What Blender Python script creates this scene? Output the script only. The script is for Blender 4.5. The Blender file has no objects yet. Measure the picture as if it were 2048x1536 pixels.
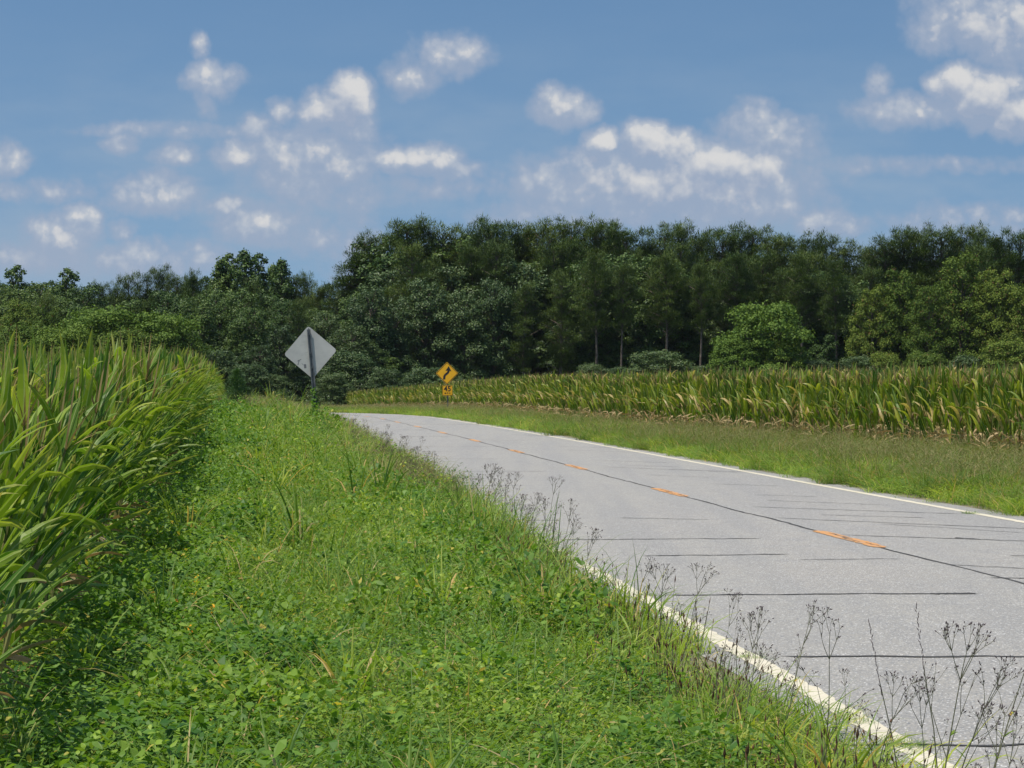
import bpy, math, random
import numpy as np
from mathutils import Vector, Matrix
rng = np.random.default_rng(7)
random.seed(7)
R = math.radians
SC = bpy.context.scene
COL = SC.collection

# ------------------------------------------------------------------ camera
F = 5600.0          # focal length in photo pixels (2048 wide)
H0 = 765.0          # horizon row of the photo
EYE = 1.6
cam = bpy.data.cameras.new("camera")
cam.sensor_width = 36.0
cam.lens = F / 2048.0 * 36.0
cam.clip_start = 0.1
cam.clip_end = 6000.0
camo = bpy.data.objects.new("camera", cam)
COL.objects.link(camo)
camo.location = (0, 0, EYE)
camo.rotation_euler = (R(90) - math.atan(3.0 / F), 0, 0)
SC.camera = camo

def gp(px, py, z=0.0):
    """point where the photo's pixel meets height z"""
    d = (EYE - z) * F / (py - H0)
    return ((px - 1024.0) / F * d, d)

# ------------------------------------------------------------------ light
SUN_EL, SUN_AZ = 67.0, -126.0        # azimuth measured from +Y towards +X
SC.view_settings.view_transform = 'Standard'
SC.view_settings.look = 'None'
SC.view_settings.exposure = 0.0
SC.view_settings.gamma = 1.0
sl = bpy.data.lights.new("sun", 'SUN')
sl.energy = 5.0
sl.angle = R(0.55)
sl.color = (1.0, 0.94, 0.84)
slo = bpy.data.objects.new("sun", sl)
COL.objects.link(slo)
sd = Vector((math.sin(R(SUN_AZ)) * math.cos(R(SUN_EL)), math.cos(R(SUN_AZ)) * math.cos(R(SUN_EL)), math.sin(R(SUN_EL))))
slo.rotation_euler = sd.to_track_quat('Z', 'Y').to_euler()
slo.location = (0, 0, 50)

# ------------------------------------------------------------------ node helpers
class NT:
    def __init__(self, tree):
        self.t = tree; self.n = tree.nodes; self.l = tree.links
    def node(self, typ, **kw):
        x = self.n.new(typ)
        for k, v in kw.items():
            setattr(x, k, v)
        return x
    def put(self, sock, val):
        if hasattr(val, 'is_output') or isinstance(val, bpy.types.NodeSocket):
            self.l.new(val, sock)
        else:
            sock.default_value = val
    def math(self, op, a, b=0.0, c=0.0, clamp=False):
        x = self.node('ShaderNodeMath', operation=op, use_clamp=clamp)
        self.put(x.inputs[0], a)
        if len(x.inputs) > 1: self.put(x.inputs[1], b)
        if len(x.inputs) > 2: self.put(x.inputs[2], c)
        return x.outputs[0]
    def vec(self, op, a, b=None, c=None):
        x = self.node('ShaderNodeVectorMath', operation=op)
        self.put(x.inputs[0], a)
        if b is not None: self.put(x.inputs[1], b)
        if c is not None: self.put(x.inputs[2], c)
        return x.outputs['Value'] if op in ('DOT_PRODUCT', 'LENGTH') else x.outputs[0]
    def mix(self, f, a, b, mode='MIX'):
        x = self.node('ShaderNodeMix', data_type='RGBA', blend_type=mode)
        self.put(x.inputs[0], f); self.put(x.inputs[6], a); self.put(x.inputs[7], b)
        return x.outputs[2]
    def smooth(self, v, a, b, lo=0.0, hi=1.0):
        x = self.node('ShaderNodeMapRange', interpolation_type='SMOOTHSTEP')
        self.put(x.inputs['Value'], v); self.put(x.inputs['From Min'], a); self.put(x.inputs['From Max'], b)
        self.put(x.inputs['To Min'], lo); self.put(x.inputs['To Max'], hi)
        return x.outputs[0]
    def noise(self, vec, scale, detail=4.0, rough=0.55, dim='3D'):
        x = self.node('ShaderNodeTexNoise', noise_dimensions=dim)
        if vec is not None: self.l.new(vec, x.inputs['Vector'])
        x.inputs['Scale'].default_value = scale; x.inputs['Detail'].default_value = detail
        x.inputs['Roughness'].default_value = rough
        return x.outputs[0]

def rgb(r, g, b): return (r, g, b, 1.0)

# ------------------------------------------------------------------ sky
world = bpy.data.worlds.new("World")
SC.world = world
world.use_nodes = True
W = NT(world.node_tree)
W.n.clear()
BG = 0.08
SKY_GAIN = (1.05, 1.28, 1.39, 1)
tc = W.node('ShaderNodeTexCoord').outputs['Generated']
sp = W.node('ShaderNodeSeparateXYZ'); W.l.new(tc, sp.inputs[0])
# the sky texture is read a little higher than the true direction: the haze near the horizon is bluer here
zc = W.math('MAXIMUM', sp.outputs[2], 0.0)
zz = W.math('MULTIPLY_ADD', zc, 1.9, 0.17)
cb = W.node('ShaderNodeCombineXYZ')
W.l.new(sp.outputs[0], cb.inputs[0]); W.l.new(sp.outputs[1], cb.inputs[1]); W.l.new(zz, cb.inputs[2])
nv = W.vec('NORMALIZE', cb.outputs[0])
sky = W.node('ShaderNodeTexSky', sky_type='NISHITA')
sky.sun_disc = False
sky.sun_elevation = R(SUN_EL); sky.sun_rotation = R(SUN_AZ)
sky.air_density = 1.3; sky.dust_density = 1.2; sky.ozone_density = 2.2
W.l.new(nv, sky.inputs[0])
skyc = W.mix(1.0, sky.outputs[0], SKY_GAIN, 'MULTIPLY')

# clouds: soft ellipses in direction space (x/y, z/y), broken up by noise
#        px    py    rx   ry  weight
BLOBS = [(398, 92, 18, 26, .85), (425, 158, 46, 34, .95), (410, 205, 22, 32, .55), (446, 150, 24, 22, .9),
 (660, 215, 52, 40, 1.15), (700, 195, 44, 44, 1.15), (640, 225, 44, 26, 1.0), (716, 178, 22, 20, 1.0), (566, 218, 26, 26, .7), (512, 258, 30, 28, .85),
 (480, 308, 48, 30, .95), (590, 320, 100, 62, .9), (650, 330, 100, 80, .85), (680, 380, 90, 40, .6), (700, 250, 50, 40, .85),
 (905, 108, 66, 40, .82), (825, 152, 50, 34, .8), (1118, 212, 52, 34, .9), (1150, 225, 40, 28, .75), (1090, 190, 24, 20, .8),
 (1203, 282, 34, 26, 1.05), (1300, 286, 58, 38, 1.1), (1350, 300, 60, 36, 1.1), (1430, 325, 80, 44, 1.1), (1515, 345, 54, 48, 1.1),
 (1330, 370, 270, 66, 1.0), (1500, 400, 120, 50, .85), (1120, 355, 90, 40, .75), (1200, 330, 70, 34, .85), (1280, 395, 230, 34, .8),
 (1510, 236, 42, 36, .82), (1560, 282, 80, 42, .78), (1480, 260, 50, 30, .7),
 (1930, 35, 100, 54, .95), (2010, 60, 110, 66, .95), (1880, 70, 60, 34, .7), (1915, 165, 54, 38, 1.15), (1965, 200, 60, 48, 1.15), (2035, 225, 60, 44, 1.1),
 (2000, 170, 60, 30, 1.0), (1755, 180, 26, 40, .66), (1805, 222, 80, 32, .8), (1745, 215, 50, 22, .66), (1870, 215, 60, 26, .8),
 (790, 325, 40, 26, .95), (860, 322, 60, 32, 1.0), (900, 345, 60, 24, .7), (860, 375, 100, 26, .55),
 (243, 288, 36, 18, .74), (348, 307, 44, 22, .76), (12, 322, 44, 34, .85), (128, 470, 70, 44, .9), (165, 430, 36, 24, .85), (240, 460, 24, 22, .74),
 (300, 388, 84, 40, .84), (340, 400, 70, 28, .8), (450, 405, 44, 18, .72), (520, 450, 84, 38, .84), (620, 470, 90, 36, .6), (300, 520, 170, 36, .68),
 (60, 510, 90, 30, .66), (1640, 442, 54, 28, .78), (1700, 446, 40, 20, .7), (1150, 425, 170, 30, .7), (1950, 440, 150, 30, .6), (700, 500, 60, 60, .56),
 (60, 380, 150, 20, .55), (1850, 330, 200, 18, .5), (330, 262, 160, 14, .56)]
grp = bpy.data.node_groups.new("cloud_field", 'ShaderNodeTree')
grp.interface.new_socket('P', in_out='INPUT', socket_type='NodeSocketVector')
grp.interface.new_socket('V', in_out='OUTPUT', socket_type='NodeSocketFloat')
G = NT(grp)
gi = G.node('NodeGroupInput'); go = G.node('NodeGroupOutput')
P = gi.outputs[0]
def ndet(scale, detail, seed, rough=.58):
    nx = G.node('ShaderNodeTexNoise', noise_dimensions='3D')
    off = G.vec('ADD', P, (seed, seed * 1.7, 0.0))
    G.l.new(off, nx.inputs['Vector'])
    nx.inputs['Scale'].default_value = scale; nx.inputs['Detail'].default_value = detail; nx.inputs['Roughness'].default_value = rough
    return nx
wn = ndet(75.0, 4.0, 3.1)
wv = G.vec('SUBTRACT', wn.outputs['Color'], (0.5, 0.5, 0.5))
pw = G.vec('MULTIPLY_ADD', wv, (0.0075, 0.0075, 0.0), P)
acc = None
for (bx, by, rx, ry, w) in BLOBS:
    if w > 1.0: w += .10
    cx, cy = (bx - 1024) / F, (H0 - by) / F
    ix, iy = F / (rx * 1.12), F / (ry * 1.12)
    q = G.vec('MULTIPLY_ADD', pw, (ix, iy, 0.0), (-cx * ix, -cy * iy, 0.0))
    d = G.vec('DOT_PRODUCT', q, q)
    e = G.math('MULTIPLY_ADD', d, -0.55 * w, w)
    acc = e if acc is None else G.math('SMOOTH_MAX', acc, e, 0.12)
f1 = G.math('SUBTRACT', ndet(85.0, 8.0, 9.0, .62).outputs[0], 0.5)
f2 = G.math('SUBTRACT', ndet(330.0, 6.0, 21.0, .6).outputs[0], 0.5)
def billow(scale, seed):
    vx = G.node('ShaderNodeTexVoronoi', feature='SMOOTH_F1', voronoi_dimensions='2D')
    vx.inputs['Smoothness'].default_value = .25
    G.l.new(G.vec('ADD', pw, (seed, seed, 0.0)), vx.inputs['Vector']); vx.inputs['Scale'].default_value = scale
    return G.math('SUBTRACT', 0.42, vx.outputs['Distance'])
bl = G.math('MULTIPLY_ADD', billow(105.0, 2.0), .34, G.math('MULTIPLY', billow(270.0, 5.0), .20))
res = G.math('ADD', bl, G.math('MULTIPLY_ADD', f2, 0.22, G.math('MULTIPLY_ADD', f1, 0.95, acc)))
G.l.new(res, go.inputs[0])
yy = W.math('MAXIMUM', sp.outputs[1], 0.05)
uu = W.math('DIVIDE', sp.outputs[0], yy); vv = W.math('DIVIDE', sp.outputs[2], yy)
cp = W.node('ShaderNodeCombineXYZ'); W.l.new(uu, cp.inputs[0]); W.l.new(vv, cp.inputs[1])
def field(dx, dy):
    g = W.node('ShaderNodeGroup'); g.node_tree = grp
    W.l.new(W.vec('ADD', cp.outputs[0], (dx, dy, 0.0)), g.inputs[0])
    return g.outputs[0]
Fa = field(0, 0); Fb = field(0.0022, 0.0060)
dens = W.math('MAXIMUM', W.math('MULTIPLY', W.smooth(Fa, -0.05, 0.70), 0.85), W.smooth(Fa, 0.74, 0.88))
front = W.math('GREATER_THAN', sp.outputs[1], 0.05)
dens = W.math('MULTIPLY', dens, front)
lit = W.math('SUBTRACT', Fa, Fb)
core = W.smooth(Fa, 0.42, 1.10)
lit = W.smooth(lit, -0.35, 0.75)
lit = W.math('MULTIPLY', lit, core)
CB = 1.0 / BG
cloudc = W.mix(lit, rgb(.335 * CB, .402 * CB, .53 * CB), rgb(.72 * CB, .71 * CB, .70 * CB))
# thin veil that thickens towards the horizon
veil = W.math('MULTIPLY', W.smooth(vv, 0.15, 0.02), W.math('MULTIPLY_ADD', W.smooth(W.noise(W.vec('MULTIPLY', cp.outputs[0], (14.0, 40.0, 1.0)), 1.0, 5.0), 0.35, 0.68), 0.75, 0.25))
veil = W.math('MULTIPLY', W.math('MULTIPLY', veil, front), 0.95)
skyv = W.mix(veil, skyc, rgb(.31 * CB, .41 * CB, .54 * CB))
fin = W.mix(W.math('MULTIPLY', dens, 0.92), skyv, cloudc)
bgn = W.node('ShaderNodeBackground'); bgn.inputs[1].default_value = BG
W.l.new(fin, bgn.inputs[0])
wo = W.node('ShaderNodeOutputWorld'); W.l.new(bgn.outputs[0], wo.inputs[0])

# ------------------------------------------------------------------ materials
def new_mat(name):
    m = bpy.data.materials.new(name); m.use_nodes = True
    t = NT(m.node_tree); t.n.clear()
    return m, t
def out(t, sh):
    o = t.node('ShaderNodeOutputMaterial'); t.l.new(sh, o.inputs[0])
def principled(t, col, rough=.6, spec=.3, metal=0.0, normal=None):
    p = t.node('ShaderNodeBsdfPrincipled')
    t.put(p.inputs['Base Color'], col); t.put(p.inputs['Roughness'], rough)
    t.put(p.inputs['Specular IOR Level'], spec); t.put(p.inputs['Metallic'], metal)
    if normal is not None: t.l.new(normal, p.inputs['Normal'])
    return p.outputs[0]
def bump(t, h, strength=.3, dist=.01):
    b = t.node('ShaderNodeBump'); b.inputs['Strength'].default_value = strength; b.inputs['Distance'].default_value = dist
    t.l.new(h, b.inputs['Height']); return b.outputs[0]

def leaf_mat(name, c0, c1, trans=.35, rough=.5, spec=.3, dry=None, dryamt=.0, tipdry=.0, objvar=.35, tcol=None, patchy=0, rib=0):
    """c0..c1 by per-leaf random, some leaves dry, tips may be dry; each plant differs a little"""
    m, t = new_mat(name)
    a = t.node('ShaderNodeAttribute', attribute_name='rnd').outputs['Fac']
    oi = t.node('ShaderNodeObjectInfo').outputs['Random']
    col = t.mix(a, rgb(*c0), rgb(*c1))
    if dry is not None:
        k = t.math('GREATER_THAN', a, 1.0 - dryamt)
        col = t.mix(k, col, rgb(*dry))
        if tipdry > 0:
            tt = t.node('ShaderNodeAttribute', attribute_name='tpos').outputs['Fac']
            geo = t.node('ShaderNodeTexCoord').outputs['Object']
            nz = t.noise(geo, 9.0, 3.0)
            s = t.math('ADD', tt, t.math('MULTIPLY', t.math('ADD', nz, a), 0.45))
            col = t.mix(t.math('MULTIPLY', t.smooth(s, 1.18, 1.6), tipdry), col, rgb(*dry))
    hs = t.node('ShaderNodeHueSaturation')
    t.l.new(col, hs.inputs['Color'])
    t.put(hs.inputs['Value'], t.math('MULTIPLY_ADD', oi, objvar, 1.0 - objvar / 2))
    t.put(hs.inputs['Hue'], t.math('MULTIPLY_ADD', oi, -0.025, 0.5125))
    c = hs.outputs[0]
    if patchy > 0:
        loc = t.node('ShaderNodeObjectInfo').outputs['Location']
        pn = t.noise(loc, .55, 3.0, .6); pn2 = t.noise(loc, 2.3, 2.0, .6)
        f = t.math('ADD', t.math('MULTIPLY', pn, .6), t.math('MULTIPLY', pn2, .4))
        c = t.mix(t.smooth(f, .46, .62), c, t.mix(1.0, c, rgb(1.55, 1.25, 1.0), 'MULTIPLY'))
        c = t.mix(t.smooth(f, .48, .34), c, t.mix(1.0, c, rgb(.68, .78, .82), 'MULTIPLY'))
    if rib:
        mr = t.node('ShaderNodeAttribute', attribute_name='rib').outputs['Fac']
        c = t.mix(t.math('MULTIPLY', t.smooth(mr, .80, .93), .55), c, rgb(.42, .48, .20))
    p = principled(t, c, rough, spec)
    tr = t.node('ShaderNodeBsdfTranslucent')
    tcc = t.mix(1.0, c, rgb(*(tcol or (1.25, 1.3, .55))), 'MULTIPLY')
    t.l.new(tcc, tr.inputs[0])
    mx = t.node('ShaderNodeMixShader'); mx.inputs[0].default_value = trans
    t.l.new(p, mx.inputs[1]); t.l.new(tr.outputs[0], mx.inputs[2])
    out(t, mx.outputs[0])
    return m

def simple_mat(name, c0, c1=None, rough=.7, spec=.2, metal=0.0, scale=8.0, bmp=0.0):
    m, t = new_mat(name)
    co = t.node('ShaderNodeTexCoord').outputs['Object']
    n = t.noise(co, scale, 5.0)
    col = t.mix(t.smooth(n, .3, .7), rgb(*c0), rgb(*(c1 or c0)))
    nm = bump(t, n, bmp, .02) if bmp > 0 else None
    out(t, principled(t, col, rough, spec, metal, nm))
    return m

M = {}
M['corn'] = leaf_mat('corn_leaf', (.046, .132, .013), (.285, .39, .034), .40, .45, .3, (.42, .36, .12), .015, .6, .45, None, 0, 1)
M['corn_r'] = leaf_mat('corn_leaf_yellowing', (.055, .140, .013), (.32, .36, .034), .43, .42, .35, (.48, .37, .15), .13, .9, .5, None, 0, 1)
M['dry'] = leaf_mat('dry_corn_leaf', (.30, .20, .085), (.52, .41, .22), .3, .7, .2, None, 0, 0, .4, (1.1, .9, .6))
M['tassel'] = leaf_mat('tassel', (.22, .16, .07), (.36, .28, .12), .2, .8, .1, None, 0, 0, .3, (1, .9, .6))
M['stalk'] = simple_mat('corn_stalk', (.10, .14, .035), (.20, .17, .06))
M['broad'] = leaf_mat('broad_weed_leaf', (.058, .148, .024), (.185, .32, .045), .40, .5, .25, (.40, .38, .08), .02, 0, .45, None, 1)
M['fine'] = leaf_mat('fine_weed_leaf', (.084, .180, .030), (.24, .37, .060), .42, .5, .25, (.40, .33, .12), .04, 0, .45, None, 1)
M['grass'] = leaf_mat('grass_blade', (.085, .180, .028), (.26, .37, .060), .45, .5, .3, (.45, .36, .16), .08, .5, .45, None, 1)
M['tallg'] = leaf_mat('tall_grass_blade', (.080, .155, .022), (.17, .235, .045), .4, .6, .2, (.33, .25, .12), .16, .7, .3)
M['seed'] = leaf_mat('grass_seed_head', (.15, .145, .065), (.27, .25, .11), .25, .8, .1, None, 0, 0, .3, (1, .9, .7))
M['spike'] = leaf_mat('plantain_spike', (.060, .032, .020), (.15, .085, .045), .1, .8, .1, None, 0, 0, .3, (1, .9, .7))
M['verv'] = leaf_mat('weed_stem', (.085, .09, .052), (.15, .15, .095), .05, .8, .1, None, 0, 0, .2, (1, 1, .7))
M['verh'] = leaf_mat('weed_seed_head', (.065, .048, .052), (.14, .11, .11), .1, .8, .1, None, 0, 0, .2, (1, 1, .7))
M['orangef'] = leaf_mat('orange_petal', (.65, .28, .01), (.75, .42, .02), .3, .5, .2, None, 0, 0, .1, (1, 1, .7))
M['pine'] = leaf_mat('pine_needles', (.030, .064, .016), (.125, .170, .034), .12, .55, .2, (.10, .07, .03), .02, 0, .45)
M['oak'] = leaf_mat('tree_leaf', (.030, .070, .016), (.110, .165, .030), .14, .5, .3, None, 0, 0, .45)
M['oak_b'] = leaf_mat('pale_tree_leaf', (.062, .118, .018), (.170, .240, .038), .22, .6, .15, None, 0, 0, .3)
M['kudzu'] = leaf_mat('vine_leaf', (.024, .060, .018), (.095, .138, .036), .12, .5, .35, None, 0, 0, .4)
M['olive'] = leaf_mat('olive_tree_leaf', (.055, .098, .018), (.160, .215, .034), .18, .6, .12, (.14, .08, .03), .03, 0, .4)
M['cedar'] = leaf_mat('cedar_needles', (.050, .120, .045), (.12, .21, .08), .15, .6, .2, None, 0, 0, .1)
M['bark'] = simple_mat('bark', (.09, .07, .055), (.20, .16, .13), .9, .1, 0, 3.0, .4)

# ------------------------------------------------------------------ plant geometry
class MB:
    """collects faces with two per-vertex attributes: rnd (per leaf) and tpos (along the leaf)"""
    def __init__(s):
        s.v = []; s.f = []; s.r = []; s.t = []; s.m = []; s.n = 0
    def add(s, V, Fc, r, t=None, m=None):
        V = np.asarray(V, float).reshape(-1, 3)
        s.v.append(V)
        s.f += (np.asarray(Fc) + s.n).tolist()
        s.r.append(np.broadcast_to(np.asarray(r, float), (len(V),)).copy())
        s.t.append(np.broadcast_to(np.asarray(0.0 if t is None else t, float), (len(V),)).copy())
        s.m.append(np.broadcast_to(np.asarray(0.0 if m is None else m, float), (len(V),)).copy())
        s.n += len(V)
    def mesh(s, name, mat, smooth=False):
        me = bpy.data.meshes.new(name)
        if s.n:
            me.from_pydata(np.concatenate(s.v).tolist(), [], s.f)
            for nm, arr in (('rnd', s.r), ('tpos', s.t), ('rib', s.m)):
                at = me.attributes.new(nm, 'FLOAT', 'POINT')
                at.data.foreach_set('value', np.concatenate(arr).astype(np.float32))
        me.materials.append(mat)
        if smooth: me.shade_smooth()
        me.update()
        return me

def joined(name, parts):
    """one mesh out of several (MB, material) pairs, for stuff"""
    me = bpy.data.meshes.new(name)
    v = []; f = []; r = []; t = []; mi = []; rb = []; n = 0
    for k, (mb, mat) in enumerate(parts):
        me.materials.append(mat)
        if not mb.n: continue
        v.append(np.concatenate(mb.v)); r.append(np.concatenate(mb.r)); t.append(np.concatenate(mb.t)); rb.append(np.concatenate(mb.m))
        f += [[i + n for i in q] for q in mb.f]; mi += [k] * len(mb.f); n += mb.n
    me.from_pydata(np.concatenate(v).tolist(), [], f)
    for nm, arr in (('rnd', r), ('tpos', t), ('rib', rb)):
        at = me.attributes.new(nm, 'FLOAT', 'POINT')
        at.data.foreach_set('value', np.concatenate(arr).astype(np.float32))
    me.polygons.foreach_set('material_index', np.array(mi, np.int32))
    me.update()
    return me

def blades(mb, P, az, el, L, Wd, bend, seg=4, fold=0.0, twist=0.0, prof='blade', swirl=0.0):
    """curved leaf strips. az heading, el start elevation, bend total fall in radians"""
    P = np.asarray(P, float); N = len(P)
    A = lambda x: np.broadcast_to(np.asarray(x, float), (N,)).copy()
    az, el, L, Wd, bend, twist, swirl = map(A, (az, el, L, Wd, bend, twist, swirl))
    s = np.linspace(0, 1, seg + 1)
    cols = 3 if fold else 2
    pos = P.copy()
    V = np.zeros((N, seg + 1, cols, 3))
    for k, sk in enumerate(s):
        e = el - bend * sk ** 1.6
        a = az + swirl * sk
        d = np.stack([np.cos(e) * np.sin(a), np.cos(e) * np.cos(a), np.sin(e)], 1)
        if k > 0: pos = pos + d * (L / seg)[:, None]
        side = np.stack([np.cos(a), -np.sin(a), np.zeros(N)], 1)
        up = np.cross(side, d)
        tw = twist * sk
        sv = side * np.cos(tw)[:, None] + up * np.sin(tw)[:, None]
        if prof == 'blade': w = (1 - sk ** 2.2) * (0.75 + 0.5 * min(1, sk * 3)) * .8 + 0.02
        elif prof == 'corn': w = min(1, .45 + sk * 2.2) * (1 - sk ** 3.0) + 0.01
        else: w = math.sin(math.pi * min(1, .12 + sk * .88)) + .02
        hw = (Wd * w * .5)[:, None]
        if cols == 2:
            V[:, k, 0] = pos - sv * hw; V[:, k, 1] = pos + sv * hw
        else:
            lift = np.cross(sv, d) * -1 * hw * fold
            V[:, k, 0] = pos - sv * hw + lift; V[:, k, 1] = pos; V[:, k, 2] = pos + sv * hw + lift
    base = (np.arange(N) * (seg + 1) * cols)[:, None, None]
    k = np.arange(seg)[None, :, None]; c = np.arange(cols - 1)[None, None, :]
    i0 = base + k * cols + c
    Fc = np.stack([i0, i0 + 1, i0 + cols + 1, i0 + cols], -1).reshape(-1, 4)
    rr = np.repeat(rng.random(N), (seg + 1) * cols)
    tt = np.tile(np.repeat(s, cols), N)
    mb.add(V, Fc, rr, tt, np.tile([0.0, 1.0, 0.0], N * (seg + 1)) if cols == 3 else None)

def ovals(mb, P, nrm, L, Wd, n6=True, r=None):
    """flat little leaves with a given facing"""
    P = np.asarray(P, float); N = len(P)
    nrm = nrm / np.linalg.norm(nrm, axis=1, keepdims=True)
    t = rng.normal(size=(N, 3)); t -= nrm * (t * nrm).sum(1, keepdims=True)
    t /= np.linalg.norm(t, axis=1, keepdims=True)
    b = np.cross(nrm, t)
    L = np.broadcast_to(L, (N,))[:, None]; Wd = np.broadcast_to(Wd, (N,))[:, None]
    if n6:
        sh = [(-.5, 0, 0), (-.2, .45, .08), (.2, .38, .06), (.5, 0, -.05), (.2, -.38, .06), (-.2, -.45, .08)]
    else:
        sh = [(-.5, 0, 0), (0, .5, .05), (.5, 0, 0), (0, -.5, .05)]
    V = np.stack([P + t * L * x + b * Wd * y + nrm * Wd * z for x, y, z in sh], 1)
    Fc = (np.arange(N) * len(sh))[:, None] + np.arange(len(sh))[None]
    rr = np.repeat(rng.random(N) if r is None else r, len(sh))
    mb.add(V, Fc, rr)

def tube(mb, pts, r0, r1, n=5, r=.5):
    pts = [Vector(p) for p in pts]; m = len(pts); V = []
    for i, p in enumerate(pts):
        d = (pts[min(i + 1, m - 1)] - pts[max(i - 1, 0)]).normalized()
        a = d.cross(Vector((0.31, .95, 0.1))).normalized(); b = d.cross(a)
        rad = r0 + (r1 - r0) * i / (m - 1)
        for k in range(n):
            th = 2 * math.pi * k / n
            V.append(p + (a * math.cos(th) + b * math.sin(th)) * rad)
    Fc = [[i * n + k, i * n + (k + 1) % n, (i + 1) * n + (k + 1) % n, (i + 1) * n + k] for i in range(m - 1) for k in range(n)]
    mb.add([tuple(v) for v in V], Fc, r)

def seedblob(mb, p, d, L, w):
    """small spindle"""
    d = Vector(d).normalized(); a = d.orthogonal().normalized(); b = d.cross(a); p = Vector(p)
    V = [p]; 
    for k in range(4):
        th = math.pi / 2 * k
        V.append(p + d * L * .45 + (a * math.cos(th) + b * math.sin(th)) * w)
    V.append(p + d * L)
    Fc = []
    for k in range(4):
        Fc += [[0, 1 + (k + 1) % 4, 1 + k], [5, 1 + k, 1 + (k + 1) % 4]]
    mb.add([tuple(v) for v in V], Fc, random.random())

# ------------------------------------------------------------------ object helpers
def tag(o, label=None, cat=None, group=None, kind=None):
    for k, v in (('label', label), ('category', cat), ('group', group), ('kind', kind)):
        if v: o[k] = v
    return o
def mesh_obj(name, me, parent=None, loc=None):
    o = bpy.data.objects.new(name, me); COL.objects.link(o)
    if parent: o.parent = parent
    if loc is not None: o.location = loc
    return o
def empty(name, loc=(0, 0, 0), rz=0.0):
    o = bpy.data.objects.new(name, None); o.empty_display_size = .2
    COL.objects.link(o); o.location = loc; o.rotation_euler = (0, 0, rz)
    return o

def scatter(name, pts, rots, scales, idx, protos):
    """stuff: one object whose geometry nodes set the prototypes out on given points"""
    col = bpy.data.collections.new(name + '_kinds')
    for k, me in enumerate(protos):
        col.objects.link(bpy.data.objects.new('%s_kind_%02d' % (name, k), me))
    me = bpy.data.meshes.new(name)
    pts = np.asarray(pts, np.float32); n = len(pts)
    me.vertices.add(n); me.vertices.foreach_set('co', pts.ravel())
    for nm, typ, arr in (('rotv', 'FLOAT_VECTOR', rots), ('scl', 'FLOAT_VECTOR', scales), ('pick', 'INT', idx)):
        a = me.attributes.new(nm, typ, 'POINT')
        if typ == 'INT': a.data.foreach_set('value', np.asarray(arr, np.int32))
        else: a.data.foreach_set('vector', np.asarray(arr, np.float32).ravel())
    o = bpy.data.objects.new(name, me); COL.objects.link(o)
    t = bpy.data.node_groups.new(name, 'GeometryNodeTree')
    t.interface.new_socket('Geometry', in_out='INPUT', socket_type='NodeSocketGeometry')
    t.interface.new_socket('Geometry', in_out='OUTPUT', socket_type='NodeSocketGeometry')
    N = t.nodes; Lk = t.links
    i = N.new('NodeGroupInput'); ou = N.new('NodeGroupOutput')
    ci = N.new('GeometryNodeCollectionInfo'); ci.inputs['Collection'].default_value = col
    ci.inputs['Separate Children'].default_value = True; ci.inputs['Reset Children'].default_value = True
    iop = N.new('GeometryNodeInstanceOnPoints'); iop.inputs['Pick Instance'].default_value = True
    def attr(nm, dt):
        a = N.new('GeometryNodeInputNamedAttribute'); a.data_type = dt; a.inputs[0].default_value = nm; return a.outputs[0]
    Lk.new(i.outputs[0], iop.inputs['Points']); Lk.new(ci.outputs[0], iop.inputs['Instance'])
    Lk.new(attr('pick', 'INT'), iop.inputs['Instance Index'])
    e2r = N.new('FunctionNodeEulerToRotation'); Lk.new(attr('rotv', 'FLOAT_VECTOR'), e2r.inputs[0])
    Lk.new(e2r.outputs[0], iop.inputs['Rotation']); Lk.new(attr('scl', 'FLOAT_VECTOR'), iop.inputs['Scale'])
    Lk.new(iop.outputs[0], ou.inputs[0])
    md = o.modifiers.new('scatter', 'NODES'); md.node_group = t
    return o

# ------------------------------------------------------------------ terrain and road lines
CEN = [(6.55, -6), (5.95, 0), (5.05, 11), (4.06, 22.2), (3.2, 31), (2.2, 41.7), (.92, 56), (-.8, 74.7), (-2.0, 87), (-4.5, 112), (-7.3, 139), (-11.2, 162), (-16.2, 182), (-24, 201), (-35, 216), (-50, 229), (-70, 240)]
def catmull(pts, step=1.0):
    P = [np.array(p, float) for p in pts]; P = [2 * P[0] - P[1]] + P + [2 * P[-1] - P[-2]]
    o = []
    for i in range(1, len(P) - 2):
        n = max(2, int(np.linalg.norm(P[i + 1] - P[i]) / step))
        for k in range(n):
            t = k / n
            o.append(.5 * ((2 * P[i]) + (-P[i - 1] + P[i + 1]) * t + (2 * P[i - 1] - 5 * P[i] + 4 * P[i + 1] - P[i + 2]) * t * t + (-P[i - 1] + 3 * P[i] - 3 * P[i + 1] + P[i + 2]) * t ** 3))
    o.append(P[-2]); return np.array(o)
cen = catmull(CEN, 1.0)
tan = np.gradient(cen, axis=0); tan /= np.linalg.norm(tan, axis=1, keepdims=True)
nor = np.stack([tan[:, 1], -tan[:, 0]], 1)          # to the right
arc = np.concatenate([[0], np.cumsum(np.linalg.norm(np.diff(cen, axis=0), axis=1))])
OL, OR = -3.2, 2.75
def cx(Y): return np.interp(Y, cen[:, 1], cen[:, 0])
def xl(Y): return cx(Y) + OL * 1.005
def xr(Y): return cx(Y) + OR * 1.005
def cornL(Y): return -.98 - .098 * np.asarray(Y, float)
CR = catmull([(19, -6), (15, 14), (9.1, 50), (5.3, 75), (2.3, 100), (-1.3, 140), (-5.5, 185), (-15, 250)], 2.0)
def cornR(Y): return np.interp(Y, CR[:, 1], CR[:, 0])
def S(x, a, b):
    t = np.clip((np.asarray(x, float) - a) / (b - a), 0, 1); return t * t * (3 - 2 * t)
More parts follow.
